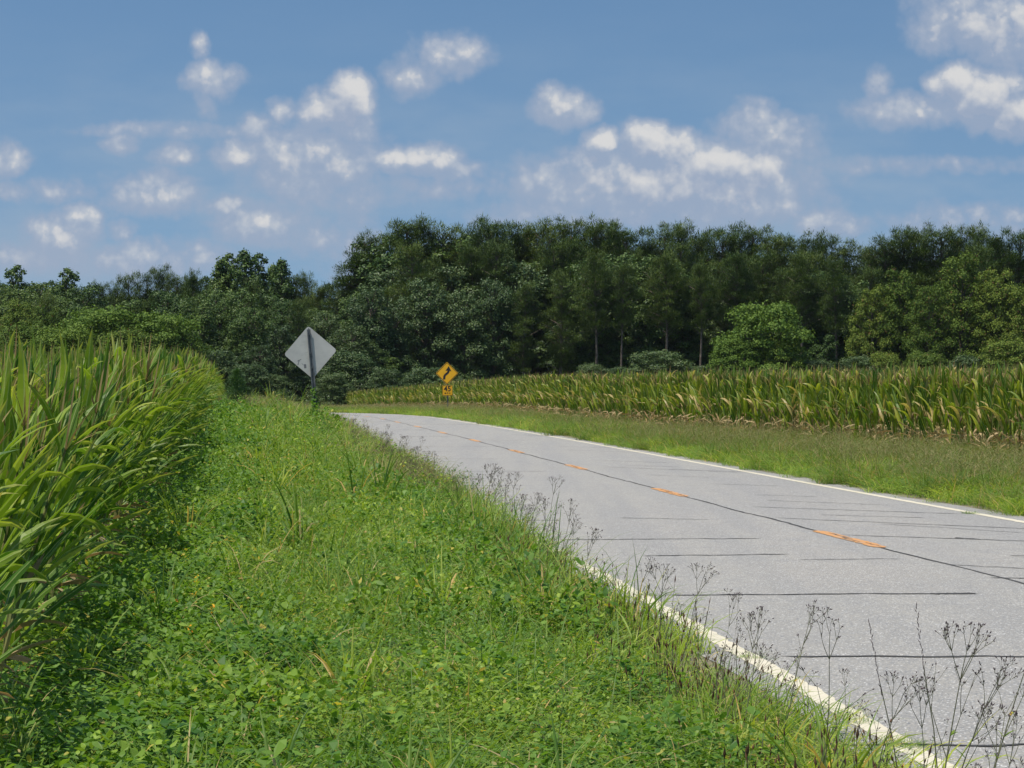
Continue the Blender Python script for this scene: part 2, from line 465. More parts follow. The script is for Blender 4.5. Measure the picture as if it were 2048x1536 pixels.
def g(X, Y):
    X = np.asarray(X, float); Y = np.asarray(Y, float)
    w = 1 - .6 * S(X, -6, 10)
    z = -.5 * np.clip((Y - 100) / 100, 0, 1.5) ** 2 * w
    z = z + .32 * S(Y, 30, 75) * S(xl(Y) - X, .5, 2.2) * (1 - S(Y, 150, 190))
    z = z + .12 * S(X - xr(Y), .6, 2.8) + .22 * S(X - cornR(Y), 1.5, 22) * (1 - S(Y, 200, 250))
    return z

def sheet(name, left, right, zoff, mat, parent=None, cols=2):
    """strip between two polylines, following the ground"""
    left = np.asarray(left); right = np.asarray(right); n = len(left); V = []; Fc = []
    for i in range(n):
        for k in range(cols):
            p = left[i] + (right[i] - left[i]) * k / (cols - 1)
            V.append((p[0], p[1], float(g(cx(p[1]), p[1])) + zoff))
    for i in range(n - 1):
        for k in range(cols - 1):
            a = i * cols + k
            Fc.append((a, a + 1, a + cols + 1, a + cols))
    me = bpy.data.meshes.new(name); me.from_pydata(V, [], Fc); me.materials.append(mat); me.update()
    return mesh_obj(name, me, parent)

# ground
xs = np.unique(np.concatenate([np.arange(-60, 60.1, .75), np.linspace(-900, -60, 30), np.linspace(60, 900, 30)]))
ys = np.unique(np.concatenate([np.arange(-20, 260, 1.0), np.linspace(260, 2500, 40), [-60, -40]]))
XX, YY = np.meshgrid(xs, ys)
ZZ = g(XX, YY)
ZZ = ZZ - .06 * (1 - S(np.abs(XX - cx(YY)), 3.0, 3.9)) * (YY < 236)
V = np.stack([XX, YY, ZZ], -1).reshape(-1, 3)
nx_, ny_ = len(xs), len(ys)
i0 = (np.arange(ny_ - 1)[:, None] * nx_ + np.arange(nx_ - 1)[None]).ravel()
Fc = np.stack([i0, i0 + 1, i0 + nx_ + 1, i0 + nx_], 1)
m, t = new_mat('soil_and_turf')
co = t.node('ShaderNodeTexCoord').outputs['Object']
n1 = t.noise(co, .9, 6.0); n2 = t.noise(co, 14.0, 6.0, .7)
c = t.mix(t.smooth(n1, .4, .6), rgb(.035, .05, .014), rgb(.05, .075, .018))
c = t.mix(t.smooth(n2, .5, .75), c, rgb(.075, .06, .035))
out(t, principled(t, c, .95, .1, 0, bump(t, n2, .6, .03)))
me = bpy.data.meshes.new('ground'); me.from_pydata(V.tolist(), [], Fc.tolist()); me.materials.append(m); me.shade_smooth()
tag(mesh_obj('ground', me), kind='structure')

# road
m, t = new_mat('weathered_asphalt')
co = t.node('ShaderNodeTexCoord').outputs['Object']
n1 = t.noise(co, .35, 5.0); n2 = t.noise(co, 55.0, 4.0, .8); n3 = t.noise(co, 3.0, 4.0)
vor = t.node('ShaderNodeTexVoronoi'); t.l.new(co, vor.inputs[0]); vor.inputs['Scale'].default_value = 110.0
c = t.mix(t.smooth(n1, .35, .65), rgb(.48, .44, .372), rgb(.535, .485, .40))
c = t.mix(t.smooth(n3, .45, .75), c, rgb(.39, .367, .335))
nw = t.noise(t.vec('MULTIPLY', co, (1.6, .05, 1.0)), 1.0, 3.0)
c = t.mix(t.math('MULTIPLY', t.smooth(nw, .42, .62), .8), c, rgb(.385, .362, .33))
np_ = t.noise(co, .12, 3.0)
c = t.mix(t.math('MULTIPLY', t.smooth(np_, .5, .7), .6), c, rgb(.51, .455, .37))
c = t.mix(t.math('MULTIPLY', t.smooth(n2, .35, .62), .6), rgb(.235, .225, .21), c)
spk = t.node('ShaderNodeTexWhiteNoise'); t.l.new(vor.outputs['Position'], spk.inputs['Vector'])
c = t.mix(t.math('GREATER_THAN', spk.outputs['Value'], .955), c, rgb(.66, .65, .63))
c = t.mix(t.math('LESS_THAN', spk.outputs['Value'], .16), c, rgb(.17, .17, .17))
rough = t.math('MULTIPLY_ADD', spk.outputs['Value'], .3, .5)
p = principled(t, c, rough, .35, 0, bump(t, t.math('ADD', n2, spk.outputs['Value']), .5, .006))
out(t, p)
M['road'] = m
edge_n = rng.normal(size=len(cen)) * .03
lft = cen + nor * (OL - .30 + np.convolve(rng.normal(size=len(cen)) * .14, [.3, .4, .3], 'same'))[:, None]
rgt = cen + nor * (OR + .38 + np.convolve(rng.normal(size=len(cen)) * .08, [.3, .4, .3], 'same'))[:, None]
road = sheet('road', lft, rgt, .0, M['road'], None, 9)
tag(road, kind='structure')

def worn_paint(name, c0, c1, under, wear):
    m, t = new_mat(name)
    co = t.node('ShaderNodeTexCoord').outputs['Object']
    n = t.noise(co, 6.0, 6.0, .7); n2 = t.noise(co, 60.0, 4.0, .8)
    c = t.mix(t.smooth(n, .3, .7), rgb(*c0), rgb(*c1))
    k = t.smooth(t.math('ADD', t.math('MULTIPLY', n2, .6), t.math('MULTIPLY', n, .5)), wear, wear - .04)
    c = t.mix(k, c, rgb(*under))
    out(t, principled(t, c, .6, .3, 0, bump(t, n2, .4, .004)))
    return m
M['white'] = worn_paint('worn_white_paint', (.66, .60, .47), (.58, .52, .39), (.36, .33, .28), .47)
M['orange'] = worn_paint('worn_yellow_paint', (.64, .29, .07), (.54, .25, .075), (.36, .29, .22), .535)
M['tar'] = simple_mat('tar', (.05, .05, .05), (.09, .088, .085), .85, .1)

def line(name, off, half, z, mat, wob=.006, Ymin=-5):
    k = (cen[:, 1] > Ymin)
    # finer sampling
    a = np.arange(arc[k][0], arc[k][-1], .12 if True else 1)
    X = np.interp(a, arc, cen[:, 0]); Y = np.interp(a, arc, cen[:, 1])
    NX = np.interp(a, arc, nor[:, 0]); NY = np.interp(a, arc, nor[:, 1])
    far = Y > 60
    w1 = rng.normal(size=len(a)) * wob; w2 = rng.normal(size=len(a)) * wob
    N_ = np.stack([NX, NY], 1); C_ = np.stack([X, Y], 1)
    return sheet(name, C_ + N_ * (off - half + w1)[:, None], C_ + N_ * (off + half + w2)[:, None], z, mat, road)
def at_arc(a):
    return (np.array([np.interp(a, arc, cen[:, 0]), np.interp(a, arc, cen[:, 1])]), np.array([np.interp(a, arc, nor[:, 0]), np.interp(a, arc, nor[:, 1])]))
o = line('edge_line', OL, .062, .003, M['white'], .009); o['label'] = 'worn cream edge line beside the left verge'
o = line('edge_line', OR, .062, .003, M['white'], .005); o['label'] = 'cream edge line on the far side of the road'
# centre tar seam, wavy, and dashes
a = np.arange(2, arc[-1] - 60, .35); X = np.interp(a, arc, cen[:, 0]); Y = np.interp(a, arc, cen[:, 1])
NXY = np.stack([np.interp(a, arc, nor[:, 0]), np.interp(a, arc, nor[:, 1])], 1)
wv = np.convolve(rng.normal(size=len(a)) * .04, np.ones(7) / 7, 'same') + .012 * np.sin(a * .45)
wd = .009 + .016 * np.convolve(rng.random(len(a)), np.ones(3) / 3, 'same')
Cc = np.stack([X, Y], 1)
o = sheet('tar_seam', Cc + NXY * (wv - wd)[:, None], Cc + NXY * (wv + wd)[:, None], .0035, M['tar'], road)
a0 = np.interp(27.1, cen[:, 1], arc)
for k in range(-2, 13):
    s0 = a0 + 12.19 * k
    aa = np.linspace(s0, s0 + 3.1, 26)
    C_ = np.stack([np.interp(aa, arc, cen[:, 0]), np.interp(aa, arc, cen[:, 1])], 1)
    N_ = np.stack([np.interp(aa, arc, nor[:, 0]), np.interp(aa, arc, nor[:, 1])], 1)
    e = rng.normal(size=26) * .008; taper = np.minimum(1, np.minimum(np.arange(26), np.arange(25, -1, -1)) / 1.5 + .25)
    sheet('centre_dash', C_ + N_ * (-.075 * taper + e + .01)[:, None], C_ + N_ * (.075 * taper + e + .01)[:, None], .0052, M['orange'], road)
for k in range(0, 4):
    s0 = a0 + 12.19 * k
    for (u0, u1, off) in ((.15, .8, .02), (.9, 1.75, -.015), (1.5, 2.6, .035)):
        aa = np.linspace(s0 + u0, s0 + u1, 12)
        C_ = np.stack([np.interp(aa, arc, cen[:, 0]), np.interp(aa, arc, cen[:, 1])], 1)
        N_ = np.stack([np.interp(aa, arc, nor[:, 0]), np.interp(aa, arc, nor[:, 1])], 1)
        w_ = .014 * rng.random(12) + .001; e = off + rng.normal(size=12) * .006
        sheet('tar_streak', C_ + N_ * (e - w_)[:, None], C_ + N_ * (e + w_)[:, None], .0068, M['tar'], road)
# transverse and short cracks sealed with tar, from their ends in the photo
CR_ = [(1380, 1489, 2300, 1492, .05), (1560, 1313, 2300, 1313, .06), (1330, 1191, 1955, 1187, .06), (1860, 1188, 1950, 1187, .10), (1285, 1112, 1578, 1109, .06), (1120, 1080, 1525, 1077, .065),
       (1000, 1041, 1120, 1041, .06), (930, 1010, 1060, 1010, .05), (905, 971, 1040, 971, .06), (880, 943, 1095, 943, .06), (860, 918, 1000, 918, .06), (838, 903, 905, 903, .06),
       (1680, 1070, 2120, 1085, .06), (1910, 1076, 1960, 1079, .12), (1500, 1014, 1920, 1028, .06), (1550, 1036, 2100, 1060, .06), (1510, 990, 1635, 994, .05), (1530, 1001, 1780, 1011, .05),
       (2020, 1112, 2200, 1113, .06), (1980, 1156, 2200, 1160, .06), (1195, 921, 1345, 926, .06), (1210, 934, 1480, 945, .07), (1290, 950, 1420, 955, .05), (1250, 931, 1360, 934, .05),
       (1115, 893, 1230, 896, .07), (1020, 870, 1110, 872, .09), (960, 880, 1060, 882, .07), (820, 893, 1010, 893, .06), (1000, 1095, 1110, 1095, .05), (800, 873, 900, 873, .10),
       (1650, 1200, 1662, 1262, .012), (1240, 1036, 1420, 1040, .05), (1600, 1120, 1800, 1118, .04), (1420, 968, 1560, 972, .05), (1640, 1030, 1850, 1036, .05), (1760, 1048, 2048, 1066, .05), (1340, 938, 1600, 948, .05), (1130, 900, 1300, 906, .06), (1900, 1130, 2100, 1140, .05),
       (780, 860, 850, 860, .12), (830, 848, 960, 850, .14), (720, 842, 800, 843, .16)]
for (x0, y0, x1, y1, w) in CR_:
    n = 26; fx = np.linspace(0, 1, n)
    A = np.array(gp(x0, y0)); B = np.array(gp(x1, y1))
    C_ = A + (B - A) * fx[:, None]
    C_[:, 1] += np.convolve(rng.normal(size=n), [.25, .5, .25], 'same') * .035
    ww = w * .5 * (.6 + .6 * rng.random(n)); ww[0] = ww[-1] = .004
    lo = C_.copy(); hi = C_.copy(); lo[:, 1] -= ww; hi[:, 1] += ww
    sheet('crack_seal', lo, hi, .0042 + .0004 * random.random(), M['tar'], road)

# shoulder of sandy gravel under the right road edge
M['gravel'] = simple_mat('sandy_gravel', (.26, .22, .15), (.17, .155, .11), .95, .1, 0, 20.0, .5)
k = cen[:, 1] < 215
o = sheet('road_shoulder', (cen + nor * (OR + .05))[k], (cen + nor * (OR + .85)[..., None] if False else cen + nor * (OR + .75))[k], -.005, M['gravel'])
tag(o, kind='structure')
o = sheet('road_shoulder', (cen + nor * (OL - .85))[k], (cen + nor * (OL - .03))[k], -.005, M['gravel'])
tag(o, kind='structure')

# ------------------------------------------------------------------ corn
def corn_parts(seed, lean, right=False):
    global rng
    keep = rng; rng = np.random.default_rng(seed); rnd = random.Random(seed)
    st, lf, dr, ts = MB(), MB(), MB(), MB()
    Hs = rnd.uniform(1.45, 1.62)
    lx = lean * rnd.uniform(.08, .2); ly = rnd.uniform(-.06, .06)
    def axis(h): return np.array([lx * (h / Hs) ** 1.5, ly * (h / Hs) ** 1.5, h])
    tube(st, [axis(Hs * k / 4) for k in range(5)], .014, .007, 5)
    n = 14; side = rnd.uniform(0, 2 * math.pi)
    for i in range(n):
        h = .16 + (Hs - .2) * (i / (n - 1)) ** .9
        az = side + math.pi * (i % 2) + rnd.gauss(0, .45)
        if lean and i < n * .6: 
            az = math.pi / 2 + rnd.gauss(0, 1.1) if rnd.random() < .55 else side + math.pi * (i % 2) + rnd.gauss(0, .6)
        top = i / (n - 1)
        isdry = rnd.random() < ((.85 - 1.35 * top) if right else (.85 - 3.2 * top))
        L = (rnd.uniform(.66, 1.05) if lean else rnd.uniform(.6, .9)) * (1 - .42 * top)
        if isdry:
            blades(dr, [axis(h)], az, R(rnd.uniform(-25, 55)), L * rnd.uniform(.4, .8), rnd.uniform(.025, .06), R(rnd.uniform(20, 110)), 7, .5, rnd.uniform(-2.5, 2.5), 'corn', rnd.uniform(-.8, .8))
        else:
            el = R((rnd.uniform(44, 76) if lean else rnd.uniform(58, 80)) + (24 if lean else 14) * top); bd = R(rnd.uniform(-4, 48) if rnd.random() < .68 else rnd.uniform(60, 115)) * (1 if lean else .75)
            blades(lf, [axis(h)], az, el, L, rnd.uniform(.044, .082) if lean else rnd.uniform(.065, .11), bd, 7, .35, rnd.uniform(-1.5, 1.5), 'corn', rnd.uniform(-.5, .5))
    top = axis(Hs)
    if rnd.random() < (.85 if lean else .97):
        m = rnd.randint(6, 9) if lean else rnd.randint(8, 13)
        blades(ts, [top] * m, rng.uniform(0, 6.28, m), R(rnd.uniform(60, 75)) + rng.normal(size=m) * .14, rng.uniform(.18, .32, m), .011 if lean else .017, rng.uniform(.1, .5, m), 3, 0, rng.uniform(-1, 1, m))
        blades(ts, [top], 0, R(88), .44, .013 if lean else .024, .1, 3)
    # ear
    if rnd.random() < .8:
        h = Hs * .5; p = axis(h); a = rnd.uniform(0, 6.28)
        seedblob(dr, p, (math.cos(a) * .5, math.sin(a) * .5, 1), .22, .026)
    rng = keep
    return st, lf, dr, ts
KC = ('corn_left', 'corn_right')
corn_meshes = {0: [], 1: []}; corn_joined = {0: [], 1: []}
for side in (0, 1):
    for k in range(8):
        st, lf, dr, ts = corn_parts(100 * side + k, 1.0 if side == 0 else 0.0, side == 1)
        lm = M['corn'] if side == 0 else M['corn_r']
        corn_meshes[side].append((st.mesh('stalk', M['stalk']), lf.mesh('foliage', lm), dr.mesh('dry_foliage', M['dry']), ts.mesh('tassel', M['tassel'])))
        corn_joined[side].append(joined('corn_plant', [(st, M['stalk']), (lf, lm), (dr, M['dry']), (ts, M['tassel'])]))
plants = []    # (x, y, side, row)
for row in range(14):
    Y = 9.5 + rng.random() * .2
    while Y < 175:
        X = float(cornL(Y)) - .25 - .88 * row
        if -.225 < X / Y and (row < 8 or Y < 120):
            plants.append((X + rng.normal() * .05, Y + rng.normal() * .03, 0, row))
        Y += (.19 if Y < 60 else .28) * rng.uniform(.8, 1.2)
for row in range(16):
    Y = 30.0
    while Y < 262:
        X = float(cornR(Y)) + .25 + .9 * row
        if X / Y < .235:
            plants.append((X + rng.normal() * .05, Y + rng.normal() * .04, 1, row))
        Y += (.20 if row < 3 else .32) * rng.uniform(.8, 1.2) * (1.0 if Y < 150 else 1.3)
plants = [p for p in plants if not (p[2] == 1 and p[1] > 205 and rng.random() < .3)]
def plant_key(p):
    x, y, s, r = p
    vis = abs(x / y) < .187
    return (y + r * (3.0 if s == 0 else 9.0)) if vis else 1e6
plants.sort(key=plant_key)
ROWN = {0: 'edge row', 1: 'second row', 2: 'third row', 3: 'fourth row', 4: 'fifth row', 5: 'sixth row'}
def cs(side, y): 
    return (rng.uniform(.90, 1.06) * min(1, .84 + .16 * max(0, y - 11) / 14) if side == 0 else rng.uniform(.84, .98)) * (1.0 if side or y < 110 else 1 - .22 * min(1, (y - 110) / 50))
for (x, y, side, row) in plants[:300]:
    k = int(rng.integers(8)); s = cs(side, y)
    o = empty('corn_plant', (x, y, float(g(x, y))), rng.normal() * .7 if side == 0 else rng.uniform(0, 6.28))
    o.scale = (s, s, s); 
    if side == 0 and row == 0: o.rotation_euler[1] = rng.uniform(0.02, .16)
    for me in corn_meshes[side][k]:
        if len(me.vertices): mesh_obj(me.name.split('.')[0], me, o)
    if side == 0:
        near = 'nearest stretch' if y < 20 else ('middle stretch' if y < 32 else 'farther stretch')
        tag(o, 'green corn plant leaning rightward, %s of the left field, its %s' % (near, ROWN.get(row, 'inner rows')), 'corn plant', 'corn plants of the left field, %s, %s' % (near, ROWN.get(row, 'inner rows')))
    else:
        tag(o, 'green and tan corn plant in the right field beyond the road, its %s at the right of the photo' % ROWN.get(row, 'inner rows'), 'corn plant', 'corn plants of the right field, %s' % ROWN.get(row, 'inner rows'))
for side, nm in ((0, 'corn_field'), (1, 'corn_field')):
    q = [p for p in plants[300:] if p[2] == side]
    n = len(q); xy = np.array([(p[0], p[1]) for p in q])
    pts = np.column_stack([xy, g(xy[:, 0], xy[:, 1])])
    rz = rng.normal(size=n) * .7 if side == 0 else rng.uniform(0, 6.28, n)
    ry = rng.uniform(0, .12, n) * (np.array([p[3] for p in q]) == 0) if side == 0 else rng.normal(size=n) * .04
    s = np.array([cs(side, p[1]) for p in q])
    o = scatter(nm + ('' if side == 0 else ''), pts, np.column_stack([np.zeros(n), ry, rz]), np.column_stack([s, s, s]), rng.integers(0, 8, n), corn_joined[side])
    o.name = 'corn_field'
    tag(o, ('rest of the tall green corn standing behind and beyond the nearest left plants' if side == 0 else 'long yellowing cornfield with tan tassels behind the speed sign, right of the road'), 'cornfield', None, 'stuff')

# ------------------------------------------------------------------ verge vegetation
def up(n, spread):
    v = rng.normal(size=(n, 3)) * spread; v[:, 2] = np.abs(v[:, 2]) + 1.0; return v
def disc(n, r):
    a = rng.uniform(0, 6.28, n); q = r * np.sqrt(rng.random(n)); return np.column_stack([q * np.cos(a), q * np.sin(a)])
def patch_broad():
    b, s, gr = MB(), MB(), MB()
    n = 140; xy = disc(n, .34); h = rng.uniform(.06, .32, n) * (1 - .4 * (np.hypot(*xy.T) / .34) ** 2)
    for j in range(3):
        a = rng.uniform(0, 6.28, n); off = np.column_stack([np.cos(a), np.sin(a)]) * .026
        ovals(b, np.column_stack([xy + off, h + rng.normal(size=n) * .01]), up(n, .6), rng.uniform(.022, .055, n), rng.uniform(.016, .040, n))
    blades(s, np.column_stack([xy[:40] * .8, np.zeros(40)]), rng.uniform(0, 6.28, 40), 1.35, rng.uniform(.1, .3, 40), .004, .5, 2)
    blades(gr, np.column_stack([disc(12, .3), np.zeros(12)]), rng.uniform(0, 6.28, 12), 1.2, rng.uniform(.2, .42, 12), .007, 1.2, 4)
    return joined('broad_leaf_patch', [(b, M['broad']), (s, M['grass']), (gr, M['grass'])])
def patch_fine():
    b, gr = MB(), MB()
    n = 440; xy = disc(n, .34); h = .27 * rng.random(n) ** .8 * (1 - .3 * (np.hypot(*xy.T) / .34) ** 2) + .03 * np.sin(xy[:, 0] * 22) * np.cos(xy[:, 1] * 19)
    ovals(b, np.column_stack([xy, np.maximum(h, .01)]), up(n, .7), rng.uniform(.014, .036, n), rng.uniform(.007, .016, n))
    blades(gr, np.column_stack([disc(34, .32), np.zeros(34)]), rng.uniform(0, 6.28, 34), rng.uniform(.9, 1.5, 34), rng.uniform(.14, .34, 34), .006, rng.uniform(.5, 1.6, 34), 4)
    return joined('fine_leaf_patch', [(b, M['fine']), (gr, M['grass'])])
def patch_grass(L0=.16, L1=.46, n=115, mat='grass', seeds=0):
    gr, sd_ = MB(), MB()
    blades(gr, np.column_stack([disc(n, .30), np.zeros(n)]), rng.uniform(0, 6.28, n), rng.uniform(.85, 1.5, n), rng.uniform(L0, L1, n), rng.uniform(.005, .010, n), rng.uniform(.4, 1.9, n), 5, 0, rng.uniform(-1, 1, n))
    if seeds:
        xy = disc(seeds, .3); hh = rng.uniform(L1 * .75, L1 * 1.15, seeds); a = rng.uniform(0, 6.28, seeds)
        blades(sd_, np.column_stack([xy, np.zeros(seeds)]), a, 1.45, hh, .004, .25, 3)
        for i in range(seeds):
            e = 1.45 - .1; m = 5
            tip = np.array([xy[i, 0] + hh[i] * .12 * math.sin(a[i]), xy[i, 1] + hh[i] * .12 * math.cos(a[i]), hh[i] * .95])
            blades(sd_, [tip - np.array([0, 0, .03 * j]) for j in range(m)], rng.uniform(0, 6.28, m), rng.uniform(.5, 1.2, m), rng.uniform(.04, .09, m), .006, .5, 2)
    return joined('grass_patch', [(gr, M[mat]), (sd_, M['seed'])])
def patch_spike():
    gr, sk, st = MB(), MB(), MB()
    n = 60
    blades(gr, np.column_stack([disc(n, .26), np.zeros(n)]), rng.uniform(0, 6.28, n), rng.uniform(.6, 1.4, n), rng.uniform(.10, .24, n), .008, rng.uniform(.6, 1.6, n), 4)
    for p in disc(11, .26):
        hh = random.uniform(.16, .34); a = random.uniform(0, 6.28); l = random.uniform(.02, .07)
        q = (p[0] + l * math.cos(a), p[1] + l * math.sin(a), hh)
        tube(st, [(p[0], p[1], 0), q], .0018, .0014, 3)
        d = (l * math.cos(a), l * math.sin(a), hh)
        seedblob(sk, q, d, random.uniform(.03, .065), random.uniform(.0035, .0055))
    return joined('spike_patch', [(gr, M['grass']), (sk, M['spike']), (st, M['verv'])])
def patch_clump():
    gr = MB(); n = 26
    blades(gr, np.column_stack([disc(n, .07), np.zeros(n)]), rng.uniform(0, 6.28, n), rng.uniform(1.0, 1.5, n), rng.uniform(.28, .52, n), rng.uniform(.012, .022, n), rng.uniform(.5, 1.7, n), 6, .3, rng.uniform(-1, 1, n))
    n = 5
    blades(gr, np.column_stack([disc(n, .1), np.zeros(n)]), rng.uniform(0, 6.28, n), rng.uniform(1.1, 1.4, n), rng.uniform(.5, .75, n), .006, rng.uniform(1.2, 2.4, n), 8)
    return joined('grass_clump', [(gr, M['grass'])])
PB = [patch_broad() for _ in range(4)]; PF = [patch_fine() for _ in range(4)]
PG = [patch_grass() for _ in range(4)]; PS = [patch_spike() for _ in range(4)]
PT = [patch_grass(.30, .62, 190, 'tallg', 9) for _ in range(4)]
PGB = [patch_clump() for _ in range(2)]      # coarse clumps
for me in PGB: pass
KN = PB + PF + PG + PS + PT + PGB          # 0-3,4-7,8-11,12-15,16-19,20-21
pts = []; 
def vn(x, y, s=1.0, o=0.0):               # cheap smooth noise
    return (math.sin(x * 1.7 * s + y * .9 * s + o) + math.sin(x * -1.1 * s + y * 1.6 * s + 2.1 + o) + math.sin(x * 3.1 * s - y * 2.3 * s + o * 2)) / 3
Y = 8.0
while Y < 205:
    step = .21 if Y < 22 else (.27 if Y < 45 else (.36 if Y < 90 else .55))
    x0 = max(float(cornL(Y)) - 1.2, -.24 * Y); x1 = float(xl(Y)) - .10
    X = x0
    while X < x1:
        x = X + rng.uniform(-.5, .5) * step; y = Y + rng.uniform(-.5, .5) * step
        t = (x - float(cornL(y))) / (float(xl(y)) - float(cornL(y)))
        dr_ = float(xl(y)) - x
        X += step
        if dr_ < .16 + .18 * (vn(x, y, 1.3) + .6) + (.20 if y < 24 else 0): continue
        nz = vn(x, y, .8)
        s = rng.uniform(.8, 1.2) * (1.0 if y < 25 else 1 + .35 * min(1, (y - 25) / 40)) * (step / .21) ** .45
        u = rng.random()
        if t < .26 + .16 * nz: k = 0 if u < .72 else (4 if u < .9 else 8)
        elif dr_ < .95 and y < 26: k = 12 if u < .55 else 8
        elif t < .75: k = 4 if u < .56 else (0 if u < .68 else 8)
        else: k = 8 if u < .5 else (4 if u < .85 else 12)
        if y > 34 and dr_ < 1.0 + .03 * (y - 34) and u < .55 + .3 * nz: k = 16
        if y > 75 and u < min(.95, .5 + (y - 75) * .02): k = 16
        zs = s * (.55 if dr_ < .35 else (.8 if dr_ < .8 else 1.0)) * rng.uniform(.55, 1.45) * (1 + .38 * vn(x, y, 2.9, 1.0))
        if y < 16: zs *= .85
        if k == 12: zs = min(zs, .95)
        if k == 16: zs = rng.uniform(.55, .9) * (1 + .35 * min(1, max(0, y - 60) / 30))
        idx = k + int(rng.integers(4))
        if u > .955 or (nz > .4 and u > .88): idx = 20 + int(rng.integers(2))
        pts.append((x, y, idx, s, zs))
    Y += step
def lay(name, pts, label):
    A = np.array(pts); n = len(A)
    P_ = np.column_stack([A[:, :2], g(A[:, 0], A[:, 1]) - .01])
    rot = np.column_stack([rng.normal(size=n) * .06, rng.normal(size=n) * .06, rng.uniform(0, 6.28, n)])
    o = scatter(name, P_, rot, np.column_stack([A[:, 3], A[:, 3], A[:, 4]]), A[:, 2].astype(int), KN)
    tag(o, label, 'verge plants', None, 'stuff'); return o
lay('verge_weeds', pts, 'bright green mixed weeds, grass and bean-like leaves between left corn and road')
nL = len(pts)
# right verge
pts = []; Y = 24.0
while Y < 255:
    step = .34 if Y < 80 else .52
    x0 = float(xr(Y)) + .42; x1 = min(float(cornR(Y)) + 1.0, .235 * Y)
    X = x0
    while X < x1:
        x = X + rng.uniform(-.5, .5) * step; y = Y + rng.uniform(-.5, .5) * step; X += step
        d = x - float(xr(y))
        if d < .50 + .18 * vn(x, y, 1.1): continue
        nz = vn(x, y, .35); u = rng.random(); s = rng.uniform(.85, 1.2) * (1.25 if step < .4 else 1.6)
        lim = 1.6 + .9 * nz
        if x > float(cornR(y)) - .6: k = 16 if u < .6 else 8; zs = rng.uniform(.55, 1.0)
        elif d < lim: k = 8 if u < .6 else (4 if u < .85 else 16); zs = s * (.45 + .25 * min(1, d))
        else: k = 16 if u < .8 else 8; zs = rng.uniform(.45, .75)
        if y > 140: zs *= .9
        pts.append((x, y, k + int(rng.integers(4)), s, zs))
    Y += step
lay('roadside_grass', pts, 'brownish tall seeding grass between the road and the right cornfield')
# tufts growing in the cracks at the pavement edge
pts = []
for (px, py) in ((1295, 1192), (1500, 1316), (1530, 1318), (1700, 1440), (1690, 1432), (1810, 1492), (1830, 1496), (1800, 1486), (1280, 1195), (1937, 1027), (1945, 1028), (1010, 1046), (990, 1038), (1720, 1445), (1600, 1385), (1060, 1075)):
    x, y = gp(px, py); pts.append((x, y, 12 + int(rng.integers(4)) if rng.random() < .4 else 8 + int(rng.integers(4)), .30, .18))
lay('pavement_tufts', pts, 'tiny grass tufts growing through the worn edge of the pavement')

# ------------------------------------------------------------------ tall grey weeds by the road
def vervain(seed):
    rnd = random.Random(seed); st, hd, lv = MB(), MB(), MB()
    def cluster(p, d):
        for j in range(rnd.randint(1, 3)):
            dd = (d + Vector((rnd.gauss(0, .5), rnd.gauss(0, .5), rnd.gauss(0, .3)))).normalized()
            q = p + dd * .014
            tube(st, [p, q], .0008, .0008, 3)
            seedblob(hd, q, dd, rnd.uniform(.010, .020), rnd.uniform(.0026, .0038))
    def branch(p, d, L, lev):
        n = 4; pts_ = [p]; q = p
        bendv = Vector((rnd.gauss(0, .05), rnd.gauss(0, .05), .10))
        for i in range(n):
            q = q + d * (L / n); d = (d + bendv * .5).normalized(); pts_.append(q)
        r = .0026 - .0006 * lev
        tube(st, pts_, r, r * .7, 4)
        if lev < 3:
            a0 = rnd.uniform(0, 6.28)
            m = rnd.choice([1, 2, 3]) if lev else rnd.choice([2, 3])
            for j in range(m):
                a = a0 + 6.28 * j / m
                o_ = d.orthogonal().normalized(); o2 = d.cross(o_)
                nd = (d + (o_ * math.cos(a) + o2 * math.sin(a)) * rnd.uniform(.35, .6)).normalized()
                if rnd.random() < .92: branch(pts_[-1], nd, L * rnd.uniform(.42, .62), lev + 1)
            if lev == 0 or rnd.random() < .35: branch(pts_[-1], d, L * .55, lev + 1)
            if lev > 0: cluster(pts_[-1], d)
        else:
            cluster(q, d)
    Hm = .46; d = Vector((rnd.uniform(-.12, .2), rnd.uniform(-.1, .1), 1)).normalized()
    p = Vector((0, 0, 0)); pts_ = [p]
    for i in range(5):
        p = p + d * Hm / 5; d = (d + Vector((rnd.gauss(0, .04), rnd.gauss(0, .04), .02))).normalized(); pts_.append(p)
        if i in (2, 3):
            for sgn in (-1, 1):
                if rnd.random() < .6:
                    a = rnd.uniform(0, 6.28)
                    branch(p, (d + Vector((math.cos(a) * sgn, math.sin(a) * sgn, 0)) * .55).normalized(), .2, 1)
            a = rnd.uniform(0, 6.28)
        blades(lv, [tuple(p)] * 2, [rnd.uniform(0, 6.28), rnd.uniform(0, 6.28)], R(45), rnd.uniform(.05, .1), .012, R(40), 3)
    tube(st, pts_, .0036, .0028, 5)
    branch(p, d, .22, 0)
    return st.mesh('stem', M['verv']), hd.mesh('seed_heads', M['verh']), lv.mesh('leaves', M['grass'])
VV = [vervain(900 + k) for k in range(8)]
def put_vervain(x, y, s, k, lean, label, group=None):
    o = empty('tall_weed', (x, y, float(g(x, y))), rng.uniform(-.6, .6)); o.rotation_euler[1] = lean
    o.scale = (s, s, s)
    for me in VV[k % 8]: mesh_obj(me.name.split('.')[0], me, o)
    tag(o, label, 'weed', group)
